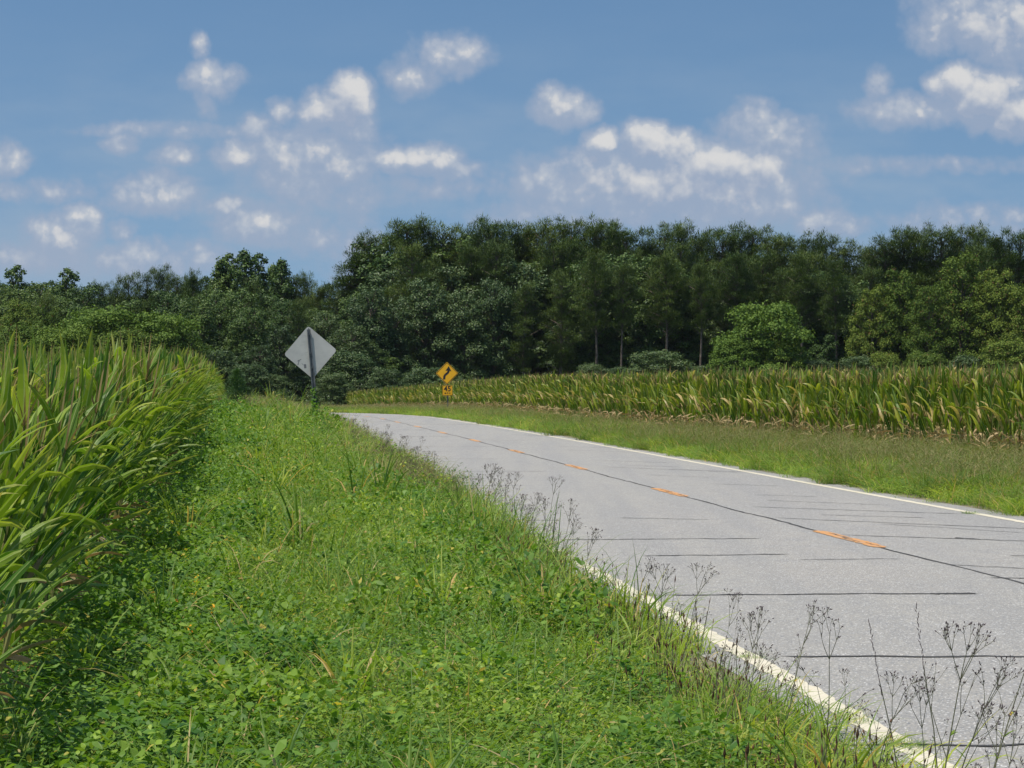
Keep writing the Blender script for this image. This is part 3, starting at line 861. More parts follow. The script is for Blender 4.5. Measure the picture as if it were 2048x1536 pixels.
# (top px, top py, height, lean, label)
TALL = [(1100, 945, .74, .12, 'tall grey branching weed reaching highest over the middle of the left lane'),
 (1195, 1045, .72, .35, 'grey weed with a dense dark head leaning right over the edge line'),
 (1260, 1105, .60, .1, 'slim grey weed just right of the densest dark seed head'),
 (1345, 1125, .64, .12, 'grey weed with a round open head beside the bare pavement edge'),
 (1430, 1180, .62, .05, 'grey branching weed beside the grass tuft that breaks the edge line'),
 (1500, 1200, .68, .25, 'wide grey weed leaning right above the broken edge line'),
 (1560, 1215, .66, .3, 'thin grey weed between the wide leaning one and the upright one'),
 (1648, 1215, .74, .02, 'upright grey weed with a tidy crown over the lower edge line'),
 (1790, 1300, .70, .3, 'grey weed leaning right beneath the two bare grass spikes'),
 (1870, 1345, .66, .1, 'grey weed with dark buds left of the tallest corner weeds'),
 (1918, 1280, .74, .15, 'tall grey weed in the lower right corner, leftmost of its pair'),
 (1975, 1235, .80, .25, 'tallest grey weed in the lower right corner'),
 (2035, 1195, .82, .2, 'grey weed cut by the right edge of the photo'),
 (1990, 1420, .60, .1, 'low grey weed at the foot of the corner weeds'),
 (2035, 1400, .62, .15, 'low grey weed at the lower right edge of the photo'),
 (1730, 1400, .60, -.05, 'low grey weed over the lowest visible stretch of edge line'),
 (940, 950, .58, .1, 'slim pale weed standing in front of the left lane, halfway to the sign'),
 (1050, 985, .62, .2, 'slim grey weed just left of the highest roadside one')]
for i, (px, py, h, ln, lb) in enumerate(TALL):
    Yd = (EYE - h) * F / (py - H0)
    x = (px - 1024) / F * Yd - math.sin(ln) * h * .9
    x = min(x, float(xl(Yd)) - .12)
    put_vervain(x, Yd, h / .92, i, ln, lb)
n = 0
while n < 185:
    Yd = 9.5 + 85 * rng.random() ** 1.1
    d = .12 + abs(rng.normal()) * (.45 + .006 * Yd)
    if rng.random() < .62 and Yd < 22: d = rng.uniform(.5, 4.2)
    x = float(xl(Yd)) - d
    if abs(x / Yd) > .19 or x < cornL(Yd) + .5 or (Yd < 24 and d < .5 and rng.random() < .6): continue
    s = rng.uniform(.4, .85) * (1 if d < 1 else .6)
    if Yd < 15 and d > .9: lb, gr = 'low dark-budded weed among the green weeds at the bottom of the photo', 'low weeds in the near grass'
    elif Yd < 30: lb, gr = 'spindly grey weed in the nearer stretch of the left verge beside the road', 'grey weeds along the near road edge'
    elif Yd < 55: lb, gr = 'spindly grey weed in the middle stretch of the left road edge', 'grey weeds along the middle road edge'
    else: lb, gr = 'spindly grey weed near the foot of the backward sign', 'grey weeds near the left sign'
    put_vervain(x, Yd, s, int(rng.integers(8)), rng.uniform(-.05, .28), lb, gr); n += 1
# two bare grass spikes
for (px, py, h, ln, lb) in ((1832, 1205, .78, -.12, 'tall bare dark grass spike, the higher of two in the lower right'), (1737, 1235, .74, -.18, 'tall bare dark grass spike, the lower of two in the lower right')):
    Yd = (EYE - h) * F / (py - H0); x = (px - 1024) / F * Yd
    a = MB(); b = MB()
    tube(a, [(0, 0, 0), (.01, 0, h * .4), (0, 0, h * .7)], .0028, .0016, 4)
    for q in range(26):
        z = h * (.62 + .38 * q / 26); seedblob(b, (0, 0, z), (random.gauss(0, .25), random.gauss(0, .25), 1), .022, .0022)
    o = empty('grass_spike', (x - h * math.sin(ln), Yd, float(g(x, Yd)))); o.rotation_euler[1] = ln
    mesh_obj('stem', a.mesh('stem', M['verv']), o); mesh_obj('seed_head', b.mesh('seed_head', M['verh']), o)
    tag(o, lb, 'grass')
# small orange blossoms low in the bean leaves
k = 0
FL = ['leftmost of the small orange blossoms in the bean leaves', 'lower middle one of the small orange blossoms in the bean leaves', 'upper right one of the small orange blossoms in the bean leaves', 'topmost small orange blossom in the bean leaves', 'small orange blossom farthest right in the bean leaves', 'lowest small orange blossom in the bean leaves']
for (px, py) in ((312, 1190), (352, 1205), (390, 1196), (392, 1162), (425, 1218), (380, 1262)):
    x, y = gp(px, py, .30); b = MB()
    ovals(b, rng.normal(size=(9, 3)) * .012, up(9, .9), .022, .013)
    o = mesh_obj('blossom', b.mesh('blossom', M['orangef']), None, (x, y, .31)); tag(o, FL[k], 'flower', 'orange blossoms in the left verge'); k += 1

# ------------------------------------------------------------------ signs
M['alu'] = None
m, t = new_mat('dull_aluminium')
co = t.node('ShaderNodeTexCoord').outputs['Object']
n = t.noise(co, 2.5, 5.0); n2 = t.noise(t.vec('MULTIPLY', co, (3.0, 1.0, 30.0)), 1.0, 4.0)
c = t.mix(t.smooth(n, .3, .7), rgb(.44, .43, .40), rgb(.54, .52, .48)); c = t.mix(t.math('MULTIPLY', t.smooth(n2, .5, .8), .35), c, rgb(.34, .33, .31))
out(t, principled(t, c, .55, .4, .1)); M['alu'] = m
M['galv'] = simple_mat('galvanised_steel', (.10, .105, .11), (.19, .195, .20), .5, .5, .5)
M['yel'] = simple_mat('yellow_sheeting', (.78, .40, .008), (.72, .36, .008), .45, .4, 0, 3.0)
M['blk'] = simple_mat('black_sheeting', (.012, .012, .012), (.02, .02, .02), .5, .4)
M['stick'] = simple_mat('sticker', (.12, .12, .13), (.2, .2, .2), .6, .3)

def prism(pts, y0, y1):
    """outline in x,z extruded along y"""
    n = len(pts)
    V = [(x, y0, z) for x, z in pts] + [(x, y1, z) for x, z in pts]
    Fc = [list(range(n)), list(range(2 * n - 1, n - 1, -1))] + [[i, i + n, (i + 1) % n + n, (i + 1) % n] for i in range(n)]
    return V, Fc
def pmesh(name, polys, mat):
    V = []; Fc = []
    for v, f in polys:
        o_ = len(V); V += v; Fc += [[i + o_ for i in q] for q in f]
    me = bpy.data.meshes.new(name); me.from_pydata(V, [], Fc); me.materials.append(mat); me.update()
    return me
def rdiamond(h, r, n=6):
    """diamond with half diagonal h, rounded corners"""
    s = h / math.sqrt(2); P_ = []
    for k, (sx, sy) in enumerate(((1, 1), (-1, 1), (-1, -1), (1, -1))):
        for j in range(n + 1):
            a = math.pi / 2 * k + math.pi / 2 * j / n
            x = sx * (s - r) + r * math.cos(a); y = sy * (s - r) + r * math.sin(a)
            P_.append(((x - y) / math.sqrt(2), (x + y) / math.sqrt(2)))
    return P_
def rrect(w, h, r, n=5, cx_=0, cz_=0):
    P_ = []
    for k, (sx, sy) in enumerate(((1, 1), (-1, 1), (-1, -1), (1, -1))):
        for j in range(n + 1):
            a = math.pi / 2 * k + math.pi / 2 * j / n
            P_.append((cx_ + sx * (w / 2 - r) + r * math.cos(a), cz_ + sy * (h / 2 - r) + r * math.sin(a)))
    return P_
def ring(outer, inner, y0, y1):
    n = len(outer)
    V = [(x, y0, z) for x, z in outer] + [(x, y0, z) for x, z in inner] + [(x, y1, z) for x, z in outer] + [(x, y1, z) for x, z in inner]
    Fc = []
    for i in range(n):
        j = (i + 1) % n
        Fc += [[i, j, n + j, n + i], [2 * n + i, 3 * n + i, 3 * n + j, 2 * n + j], [i, 2 * n + i, 2 * n + j, j], [n + i, n + j, 3 * n + j, 3 * n + i]]
    return V, Fc
def chan(x0, z0, z1, w=.085, d=.04, tk=.006, y=0.0):
    """hat-shaped steel post"""
    prof = [(-w / 2, 0), (-w / 4, 0), (-w / 5, d), (w / 5, d), (w / 4, 0), (w / 2, 0), (w / 2, tk), (w / 3.4, tk), (w / 4.2, d + tk), (-w / 4.2, d + tk), (-w / 3.4, tk), (-w / 2, tk)]
    n = len(prof)
    V = [(x0 + x, y + yy_, z0) for x, yy_ in prof] + [(x0 + x, y + yy_, z1) for x, yy_ in prof]
    Fc = [list(range(n)), list(range(2 * n - 1, n - 1, -1))] + [[i, i + n, (i + 1) % n + n, (i + 1) % n] for i in range(n)]
    return V, Fc

# left sign, seen from behind, leaning
D = 69.0; sx_ = (636 - 1024) / F * D
zb = float(g(sx_, D))
s1 = empty('warning_sign', (sx_, D, zb))
s1.rotation_euler = (R(0), R(-4.8), R(6))
tag(s1, 'unpainted grey back of a diamond sign leaning left on the left verge', 'road sign')
zc_ = EYE + (H0 - 704) / F * D - zb; hd_ = .655
top_z = EYE + (H0 - 658) / F * D - zb
out_ = [(x, z + zc_) for x, z in rdiamond(hd_, .07)]
mesh_obj('sign_panel', pmesh('sign_panel', [prism(out_, .0, .004)], M['alu']), s1)
mesh_obj('sign_face', pmesh('sign_face', [prism([(x * .995, (z - zc_) * .995 + zc_) for x, z in out_], .0045, .0055)], M['yel']), s1)
mesh_obj('post', pmesh('post', [chan(0, -.3, top_z, .085, .038, .006, -.050)], M['galv']), s1)
mesh_obj('post', pmesh('post', [chan(0.006, -.3, zc_ - .33, .10, .045, .007, -.062)], M['galv']), s1)
for bz in (zc_ + .45, zc_ - .02, zc_ - .38):
    bo = pmesh('bolt', [prism([(0.016 * math.cos(a), bz + .016 * math.sin(a)) for a in np.linspace(0, 6.28, 9)[:-1]], -.075, -.004)], M['galv'])
    mesh_obj('bolt', bo, s1)
bz = zc_ + .58
mesh_obj('bolt_hole', pmesh('bolt_hole', [prism([(0.012 * math.cos(a), bz + .012 * math.sin(a)) for a in np.linspace(0, 6.28, 9)[:-1]], -.002, -.0005)], M['blk']), s1)
# stickers on the back, lower left
st = mesh_obj('sticker', pmesh('sticker', [prism(rrect(.055, .10, .004, 2, -.16, zc_ - .33), -.0022, -.0006)], M['stick']), s1)
def bar(x0, z0, x1, z1, w):
    d = Vector((x1 - x0, z1 - z0)).normalized() * w / 2; nx = Vector((-d.y, d.x))
    return prism([(x0 - nx.x, z0 - nx.y), (x1 - nx.x, z1 - nx.y), (x1 + nx.x, z1 + nx.y), (x0 + nx.x, z0 + nx.y)], -.0022, -.0006)
mesh_obj('marking', pmesh('marking', [bar(-.34, zc_ - .19, -.24, zc_ - .15, .012), bar(-.29, zc_ - .165, -.33, zc_ - .27, .014), bar(-.34, zc_ - .275, -.31, zc_ - .262, .01), bar(-.235, zc_ - .25, -.20, zc_ - .30, .009)], M['stick']), s1)
# vine climbing its post
b = MB(); sb = MB()
n = 420; h = rng.random(n) ** 1.3 * 1.25; a = rng.uniform(0, 6.28, n); rr_ = (.05 + .22 * (1 - h / 1.25) ** 1.5) * rng.uniform(.4, 1.2, n)
Pv = np.column_stack([rr_ * np.cos(a) - .09 * h, rr_ * np.sin(a) - .05, h + .1])
nn = np.column_stack([np.cos(a), np.sin(a), rng.uniform(.2, 1.2, n)]) + rng.normal(size=(n, 3)) * .4
ovals(b, Pv, nn, rng.uniform(.05, .085, n), rng.uniform(.045, .07, n))
tube(sb, [(.05 * math.cos(k * 1.3), .05 * math.sin(k * 1.3) - .03, k * .08) for k in range(14)], .005, .003, 4)
o = empty('climbing_vine', (sx_, D, zb)); mesh_obj('leaves', b.mesh('leaves', M['broad']), o); mesh_obj('stem', sb.mesh('stem', M['stalk']), o)
tag(o, 'leafy green vine climbing the foot of the leaning sign post', 'vine')

# right sign, facing the camera
D = 155.0; sx_ = (894.5 - 1024) / F * D
zb = float(g(sx_, D)); s2 = empty('speed_curve_sign', (sx_, D, zb)); s2.rotation_euler = (0, R(-.4), R(-3))
tag(s2, 'yellow diamond curve arrow sign over a 45 mph plate, by the right cornfield', 'road sign')
zc_ = EYE + (H0 - 746.5) / F * D - zb; hd_ = 22.8 / F * D
dm = [(x, z + zc_) for x, z in rdiamond(hd_, .06)]
mesh_obj('sign_panel', pmesh('sign_panel', [prism(dm, 0, .004)], M['yel']), s2)
o1 = [(x, z + zc_) for x, z in rdiamond(hd_ * .955, .05)]; i1 = [(x, z + zc_) for x, z in rdiamond(hd_ * .90, .04)]
mesh_obj('border', pmesh('border', [ring(o1, i1, -.003, -.0006)], M['blk']), s2)
ap = [(-.155, -.34), (-.155, -.24), (-.14, -.16), (-.09, -.08), (-.01, -.02), (.05, .03), (.085, .10), (.09, .17)]
vp = []; wv_ = .062
for i, p in enumerate(ap):
    a_ = Vector(ap[max(i - 1, 0)]); b_ = Vector(ap[min(i + 1, len(ap) - 1)]); d = (b_ - a_).normalized(); nn_ = Vector((-d.y, d.x))
    vp.append((p[0] + nn_.x * wv_, p[1] + nn_.y * wv_, p[0] - nn_.x * wv_, p[1] - nn_.y * wv_))
polys = []
for i in range(len(vp) - 1):
    q = [(vp[i][0], vp[i][1]), (vp[i][2], vp[i][3]), (vp[i + 1][2], vp[i + 1][3]), (vp[i + 1][0], vp[i + 1][1])]
    polys.append(prism([(x, z + zc_) for x, z in q], -.0034, -.0006))
polys.append(prism([(-.085, .13 + zc_), (.09, .17 + zc_), (.245, .10 + zc_), (.10, .40 + zc_)], -.0034, -.0006))
mesh_obj('curve_arrow', pmesh('curve_arrow', polys, M['blk']), s2)
zp = EYE + (H0 - 781.0) / F * D - zb; pw = 20.5 / F * D
mesh_obj('speed_plate', pmesh('speed_plate', [prism(rrect(pw, pw, .04, 5, .02, zp), 0, .004)], M['yel']), s2)
mesh_obj('border', pmesh('border', [ring(rrect(pw * .95, pw * .95, .035, 5, .02, zp), rrect(pw * .89, pw * .89, .03, 5, .02, zp), -.003, -.0006)], M['blk']), s2)
mesh_obj('post', pmesh('post', [chan(.02, -.3, zc_ + hd_ * .8, .08, .035, .006, .008)], M['galv']), s2)
def text_mesh(body, size, x, z, name, bold=.0):
    cu = bpy.data.curves.new(name, 'FONT'); cu.body = body; cu.size = size; cu.align_x = 'CENTER'; cu.align_y = 'CENTER'
    cu.extrude = .0012; cu.offset = bold
    ob = bpy.data.objects.new(name, cu); COL.objects.link(ob)
    dg = bpy.context.evaluated_depsgraph_get()
    me = bpy.data.meshes.new_from_object(ob.evaluated_get(dg)); bpy.data.objects.remove(ob)
    me.transform(Matrix.Translation((x, -.0035, z)) @ Matrix.Rotation(R(90), 4, 'X'))
    me.materials.clear(); me.materials.append(M['blk']); me.name = name
    return me
mesh_obj('speed_number', text_mesh('45', .40, .02, zp + .085, 'speed_number', .008), s2)
mesh_obj('unit_lettering', text_mesh('M P H', .13, .02, zp - .155, 'unit_lettering', .003), s2)

# ------------------------------------------------------------------ trees
def lump_leaves(mb, c, rad, n, L, Wd, needle=False, flat=.75):
    v = rng.normal(size=(n, 3)); v /= np.linalg.norm(v, axis=1, keepdims=True)
    v[:, 2] = np.where(v[:, 2] < -.35, -v[:, 2] * .6, v[:, 2])
    q = (1.18 - .62 * rng.random(n) ** 1.3)[:, None] * rad
    q = q * (1 + .30 * np.sin(v[:, :1] * 5 + c[0] * 3) * np.cos(v[:, 1:2] * 6 + c[1]))
    P_ = np.asarray(c) + v * q * np.array([1, 1, flat])
    if needle:
        d = v * np.array([.8, .8, .5]) + np.array([0, 0, .55]) + rng.normal(size=(n, 3)) * .35
        az = np.arctan2(d[:, 0], d[:, 1]); el = np.arctan2(d[:, 2], np.hypot(d[:, 0], d[:, 1]))
        blades(mb, P_, az, el, rng.uniform(L * .7, L * 1.3, n), rng.uniform(Wd * .7, Wd * 1.3, n), rng.uniform(-.2, .5, n), 1, 0, rng.uniform(-1.5, 1.5, n))
    else:
        nn = v + rng.normal(size=(n, 3)) * .55 + np.array([0, 0, .25])
        ovals(mb, P_, nn, rng.uniform(L * .7, L * 1.3, n), rng.uniform(Wd * .7, Wd * 1.3, n), False)
def tree_mesh(kind, seed, mat):
    global rng
    keep = rng; rng = np.random.default_rng(seed); rnd = random.Random(seed)
    lf, tk = MB(), MB(); H = 16.0
    if kind == 'pine':
        ax = lambda h: Vector((.25 * math.sin(h * .25 + seed), .25 * math.cos(h * .2 + seed), h))
        tube(tk, [ax(H * k / 8) for k in range(9)], .24, .05, 7)
        c0 = rnd.uniform(.22, .36) if seed < 36 else rnd.uniform(.48, .58)
        for i in range(76):
            f = c0 + (1 - c0) * (i / 75) ** .85
            prof = math.sin(math.pi * min(1, ((f - c0) / (1 - c0)) * .78 + .20)) ** .7
            rr = 3.0 * prof * rnd.uniform(.15, 1.05); a = i * 2.4 + rnd.uniform(-.5, .5)
            c = ax(H * f) + Vector((rr * math.cos(a), rr * math.sin(a), rr * .12))
            r_ = rnd.uniform(.45, .98) * (.7 if f > .88 else 1)
            tube(tk, [ax(H * f - .6 - rr * .1), c], .05, .02, 4)
            lump_leaves(lf, c, r_, int(420 * (r_ / .75) ** 1.8), .24, .085, True, .75 if f < .85 else 1.3)
        for i in range(9):
            f = rnd.uniform(.95, 1.03); a = rnd.uniform(0, 6.28)
            lump_leaves(lf, ax(H * f) + Vector((math.cos(a) * 1.3 * (1.15 - f) * 6, math.sin(a) * 1.3 * (1.15 - f) * 6, rnd.uniform(-.3, .5))), .34, 110, .32, .07, True, 2.0)
    elif kind == 'broad':
        tube(tk, [(0, 0, 0), (.1, .1, 4), (-.1, .2, 8), (.2, 0, 13)], .35, .08, 7)
        n = 60
        for i in range(n):
            f = .06 + .92 * ((i + .5) / n); prof = math.sin(math.pi * (.12 + .80 * f)) ** .6
            a = i * 2.4; rr = 3.3 * prof * rnd.uniform(.35, 1.1)
            c = Vector((rr * math.cos(a), rr * math.sin(a), H * f - 1.0 + .2))
            r_ = rnd.uniform(.55, 1.5) * (.7 if f > .85 else 1)
            tube(tk, [(0, 0, max(1, c.z - 2)), c], .09, .03, 4)
            lump_leaves(lf, c, r_, int(560 * (r_ / 1.1) ** 2), .25, .15, False, .9)
    elif kind == 'slim':
        tube(tk, [(0, 0, 0), (.05, .1, 6), (0, 0, 15)], .22, .04, 6)
        for i in range(46):
            f = .15 + .85 * (i / 45); prof = (1 - f) ** .45 * .9 + .22
            a = i * 2.4; rr = 2.1 * prof * rnd.uniform(.2, 1.0)
            c = Vector((rr * math.cos(a), rr * math.sin(a), H * f - .3)); r_ = rnd.uniform(.5, .95) * (1.2 - .5 * f)
            tube(tk, [(0, 0, max(1, c.z - 1.2)), c], .05, .02, 4)
            lump_leaves(lf, c, r_, int(300 * (r_ / .8) ** 1.8), .27, .20, False, 1.15)
    elif kind == 'bush':
        H = 6.0
        for i in range(4):
            a = i * 1.7; tube(tk, [(.1 * math.cos(a), .1 * math.sin(a), 0), (.9 * math.cos(a), .9 * math.sin(a), 2.2), (1.5 * math.cos(a), 1.5 * math.sin(a), 4)], .10, .03, 5)
        for i in range(44):
            f = (i + .5) / 44; a = i * 2.4
            rr = 2.9 * math.sqrt(max(.05, 1 - (f * .95) ** 2.2)) * rnd.uniform(.4, 1)
            c = Vector((rr * math.cos(a), rr * math.sin(a), .6 + 4.7 * f)); r_ = rnd.uniform(.45, .95)
            lump_leaves(lf, c, r_, int(420 * (r_ / .7) ** 2), .16, .09, False, .6)
    rng = keep
    return tk.mesh('trunk', M['bark'], True), lf.mesh('crown', mat)
TM = {}
for k in range(7): TM['pine%d' % k] = tree_mesh('pine', 31 + k, M['pine'])
for k in range(3): TM['broad%d' % k] = tree_mesh('broad', 51 + k, M['oak'])
for k in range(2): TM['slim%d' % k] = tree_mesh('slim', 61 + k, M['oak'])
for k in range(2): TM['bush%d' % k] = tree_mesh('bush', 71 + k, M['kudzu'])
def recolor(src, dst, mat):
    a, b = TM[src]; b2 = b.copy(); b2.name = 'crown'; b2.materials.clear(); b2.materials.append(mat); TM[dst] = (a, b2)
recolor('broad0', 'olive0', M['olive']); recolor('broad1', 'olive1', M['olive']); recolor('bush0', 'pale0', M['oak_b']); recolor('bush1', 'pale1', M['oak_b'])
recolor('broad2', 'vine0', M['kudzu']); recolor('broad0', 'vine1', M['kudzu']); recolor('bush1', 'obush0', M['olive'])
HT = {'pine': 17.0, 'broad': 16.0, 'slim': 16.4, 'bush': 5.9, 'olive': 16.0, 'pale': 5.9, 'vine': 16.0, 'obush': 5.9}
def tree(kind, px, top, D, label=None, group=None, wid=1.0, cat='tree', name=None):
    key = kind.rstrip('0123456789'); 
    if kind == key:
        n_ = {'pine': 5, 'broad': 3, 'slim': 2, 'bush': 2, 'olive': 2, 'pale': 2, 'vine': 2, 'obush': 1}[key]; kind = key + str(int(rng.integers(n_)))
    x = (px - 1024) / F * D; z = float(g(x, D)); hz = EYE + (H0 - top) / F * D - z
    s = hz / HT[key]
    nm = name or {'pine': 'pine_tree', 'broad': 'broadleaf_tree', 'slim': 'broadleaf_tree', 'bush': 'bush', 'olive': 'broadleaf_tree', 'pale': 'bush', 'vine': 'vine_covered_tree', 'obush': 'bush'}[key]
    o = empty(nm, (x, D, z - .1), rng.uniform(0, 6.28)); w = wid * max(s, .7) if key not in ('bush', 'pale', 'obush') else s * wid
    o.scale = (w, w, s)
    for me in TM[kind]: mesh_obj(me.name.split('.')[0], me, o)
    tag(o, label or 'tree', cat, group)
    return o
# outline of the main wood (photo pixels), one tree per entry: kind, px, top
TOPS = [('slim', 702, 560), ('pine', 722, 510), ('pine', 748, 478), ('broad', 775, 470), ('pine', 808, 452), ('pine', 845, 454), ('pine', 878, 462), ('broad', 905, 470), ('pine', 935, 458),
 ('pine', 968, 442), ('pine', 1000, 436), ('pine', 1030, 452), ('pine', 1062, 452), ('pine', 1092, 442), ('pine', 1127, 434), ('pine', 1160, 446), ('pine', 1190, 438), ('pine', 1222, 446), ('pine', 1255, 450),
 ('pine', 1288, 474), ('pine', 1326, 452), ('pine', 1362, 444), ('pine', 1400, 456), ('pine', 1436, 462), ('pine', 1468, 452), ('pine', 1500, 450), ('pine', 1538, 464), ('pine', 1575, 474), ('pine', 1610, 466),
 ('pine', 1648, 468), ('pine', 1690, 484), ('pine', 1728, 490), ('pine', 1762, 470), ('pine', 1800, 458), ('pine', 1838, 450), ('pine', 1878, 452), ('pine', 1918, 462), ('pine', 1956, 450), ('pine', 1994, 462), ('pine', 2034, 458), ('pine', 2080, 462)]
side_ = lambda px: ('left end' if px < 900 else 'centre' if px < 1300 else 'right of centre' if px < 1700 else 'right end')
for (kd, px, top) in TOPS:
    top += -16 if px < 930 else 0
    tree(kd, px, top, rng.uniform(292, 304), 'tall dark pine topping the wood behind the right cornfield, %s of the skyline' % side_(px) if kd == 'pine' else (('round-topped leafy skyline tree of the main wood, left of the speed sign' if px < 850 else 'round-topped leafy skyline tree of the main wood, straight above the speed sign') if kd == 'broad' else 'narrow leafy tree at the very left end of the main wood skyline'), 'skyline %s trees of the main wood, ' % {'pine': 'pine', 'broad': 'leafy', 'slim': 'narrow'}[kd] + side_(px), 1.35)
for i in range(34):          # second rank, lower
    px = 690 + i * 42 + rng.uniform(-10, 10); tp = float(np.interp(px, [q[1] for q in TOPS], [q[2] for q in TOPS]))
    kd = ['vine', 'broad', 'pine', 'pine'][int(rng.integers(4))] if px < 1150 else ['pine', 'pine', 'pine', 'broad'][int(rng.integers(4))]
    if px > 1740: kd = 'olive' if rng.random() < .6 else 'pine'
    tree(kd, px, tp + rng.uniform(28, 62) + (60 if px > 1740 and kd == 'olive' else 0) + (25 if px < 760 else 0), rng.uniform(281, 290), '%s in the second rank of the main wood, %s' % ({'vine': 'vine-draped tree', 'broad': 'dense leafy tree', 'pine': 'dark pine', 'olive': 'olive-green tree'}[kd], side_(px)), 'second rank of the main wood, ' + side_(px), 1.15)
for i in range(44):          # deep ranks behind
    px = 680 + i * 33 + rng.uniform(-8, 8); tp = float(np.interp(px, [q[1] for q in TOPS], [q[2] for q in TOPS]))
    tree('pine' if i % 3 else 'broad', px, tp + rng.uniform(22, 60), rng.uniform(308, 322), 'shaded tree deep in the main wood behind its skyline pines, %s' % side_(px), 'deep trees of the main wood, ' + side_(px), 1.2)
# front features
FT = [('vine', 705, 640, 268, 'vine-covered tree at the left end of the main wood, right behind the leaning sign', 1.0), ('vine', 742, 560, 272, 'tall vine-covered tree above the low field end, nearest the road bend', .95),
 ('vine', 790, 600, 274, 'vine-smothered tree with grey-green lumps left of the speed sign', .9), ('vine', 850, 545, 276, 'broad vine-draped tree behind the yellow sign', 1.0), ('vine', 925, 570, 276, 'vine-draped tree just right of the yellow sign', 1.0),
 ('vine', 985, 540, 278, 'tree with a pale hanging curtain of vines, in mid wood', .8), ('pine', 1050, 560, 277, 'dark pine in the deepest shade of the wood front', 1.0), ('pine', 1120, 540, 278, 'dark pine right of the deepest shade of the wood front', 1.0),
 ('pine5', 1190, 500, 277, 'pine with visible upper trunk, first of the open pines', .9), ('pine6', 1245, 520, 276, 'pine with a pale lit trunk left of the low round bush', .7), ('pine5', 1330, 500, 277, 'tall open pine above the low round bush', .9),
 ('pine6', 1400, 520, 276, 'tall pine with bare dark trunk beside the bright bush', .8), ('pine5', 1470, 500, 278, 'pine standing behind the left side of the bright bush', .9), ('pine6', 1600, 500, 277, 'pine rising behind the right side of the bright bush', .9),
 ('pine5', 1670, 515, 275, 'pine with a bare lower trunk right of the bright bush', .8), ('olive', 1745, 560, 272, 'low olive tree where the wood turns olive green', .8), ('olive', 1800, 525, 272, 'olive-green tree with brown flecks in the right part of the wood', .8),
 ('olive', 1860, 555, 268, 'round olive tree below the skyline at the right', .8), ('olive', 1925, 492, 270, 'big yellow-green tree near the right edge of the wood', .9), ('olive', 1990, 525, 268, 'olive-green tree second from the right edge', .85), ('olive', 2050, 560, 266, 'olive-green tree cut by the right edge of the photo', .9)]
for kd, px, top, D, lb, w in FT: tree(kd, px, top, D, lb, None, w)
tree('pale0', 1532, 592, 260, 'bright light-green rounded bush standing out before the dark pines', None, 1.08, 'bush', 'bush')
tree('pale1', 1560, 672, 258, 'light-green lower lobe bush at the right foot of the bright rounded bush', None, 1.0, 'bush', 'bush')
tree('pale1', 1478, 668, 258, 'light-green low bush at the left foot of the bright rounded bush', None, 1.0, 'bush', 'bush')
BU = [('bush', 1310, 698, 262, 'low round blue-green bush behind the corn, left of the bright bush'), ('bush', 770, 735, 250, 'small green bush at the end of the field left of the yellow sign'), ('bush', 700, 700, 258, 'vine mound right of the leaning sign'),
      ('bush', 665, 748, 250, 'dark green mound where the road bends out of sight'), 
      ('bush', 1180, 720, 264, 'low bush at the foot of the first open pines'), ('obush', 1770, 690, 255, 'olive bush low at the wood edge, first right of the bright bush'), ('obush', 1850, 700, 255, 'olive bush low at the wood edge behind the corn tassels'),
      ('bush', 1715, 712, 256, 'blue-green bush low at the wood edge near the bright bush'), ('bush', 1945, 705, 254, 'blue-green bush low at the wood edge near the right side'), ('obush', 2020, 680, 252, 'olive bush at the right edge of the photo'),
      ('bush', 1400, 718, 262, 'dark low bush between the round bush and the bright bush'), ('bush', 1630, 715, 262, 'dark low bush right of the bright bush'), ('bush', 860, 720, 258, 'dim bush left behind the yellow sign'), ('bush', 1245, 722, 264, 'dim bush at the foot of the pale trunk')]
for kd, px, top, D, lb in BU: tree(kd, px, top + rng.uniform(-8, 10), D, lb, None, rng.uniform(.8, 1.7), 'bush')
for i in range(30):
    px = 700 + i * 46 + rng.uniform(-16, 16)
    if 790 < px < 1620: continue
    kd = ['slim', 'broad', 'vine', 'slim'][int(rng.integers(4))] if px < 1720 else 'olive'
    tree(kd, px, rng.uniform(660, 722), rng.uniform(266, 273), 'ragged young %s tree low in the front of the main wood, %s' % ('olive-green' if kd == 'olive' else 'dark', side_(px)), 'young %s trees at the foot of the main wood, ' % ('olive' if kd == 'olive' else 'dark') + side_(px), rng.uniform(.7, 1.0))
for i in range(16):
    px = 1130 + i * 40 + rng.uniform(-10, 10)
    tree(['vine', 'broad'][i % 2], px, rng.uniform(585, 650), rng.uniform(280, 284), 'dim leafy tree filling the shade between the pine trunks, %s' % side_(px), 'dim leafy trees between the pine trunks, ' + side_(px), .95)
for i in range(20):
    px = -20 + i * 35 + rng.uniform(-8, 8); sec = 'at the left' if px < 260 else ('in the middle' if px < 480 else 'near the leaning sign')
    tree(['broad', 'pine'][i % 2], px, float(np.interp(px, [0, 240, 380, 450, 520, 700], [556, 572, 552, 545, 545, 574])) + rng.uniform(4, 22), rng.uniform(314, 320), 'distant tree filling the left skyline from behind, %s' % sec, 'distant trees behind the left skyline, ' + sec, 1.4)
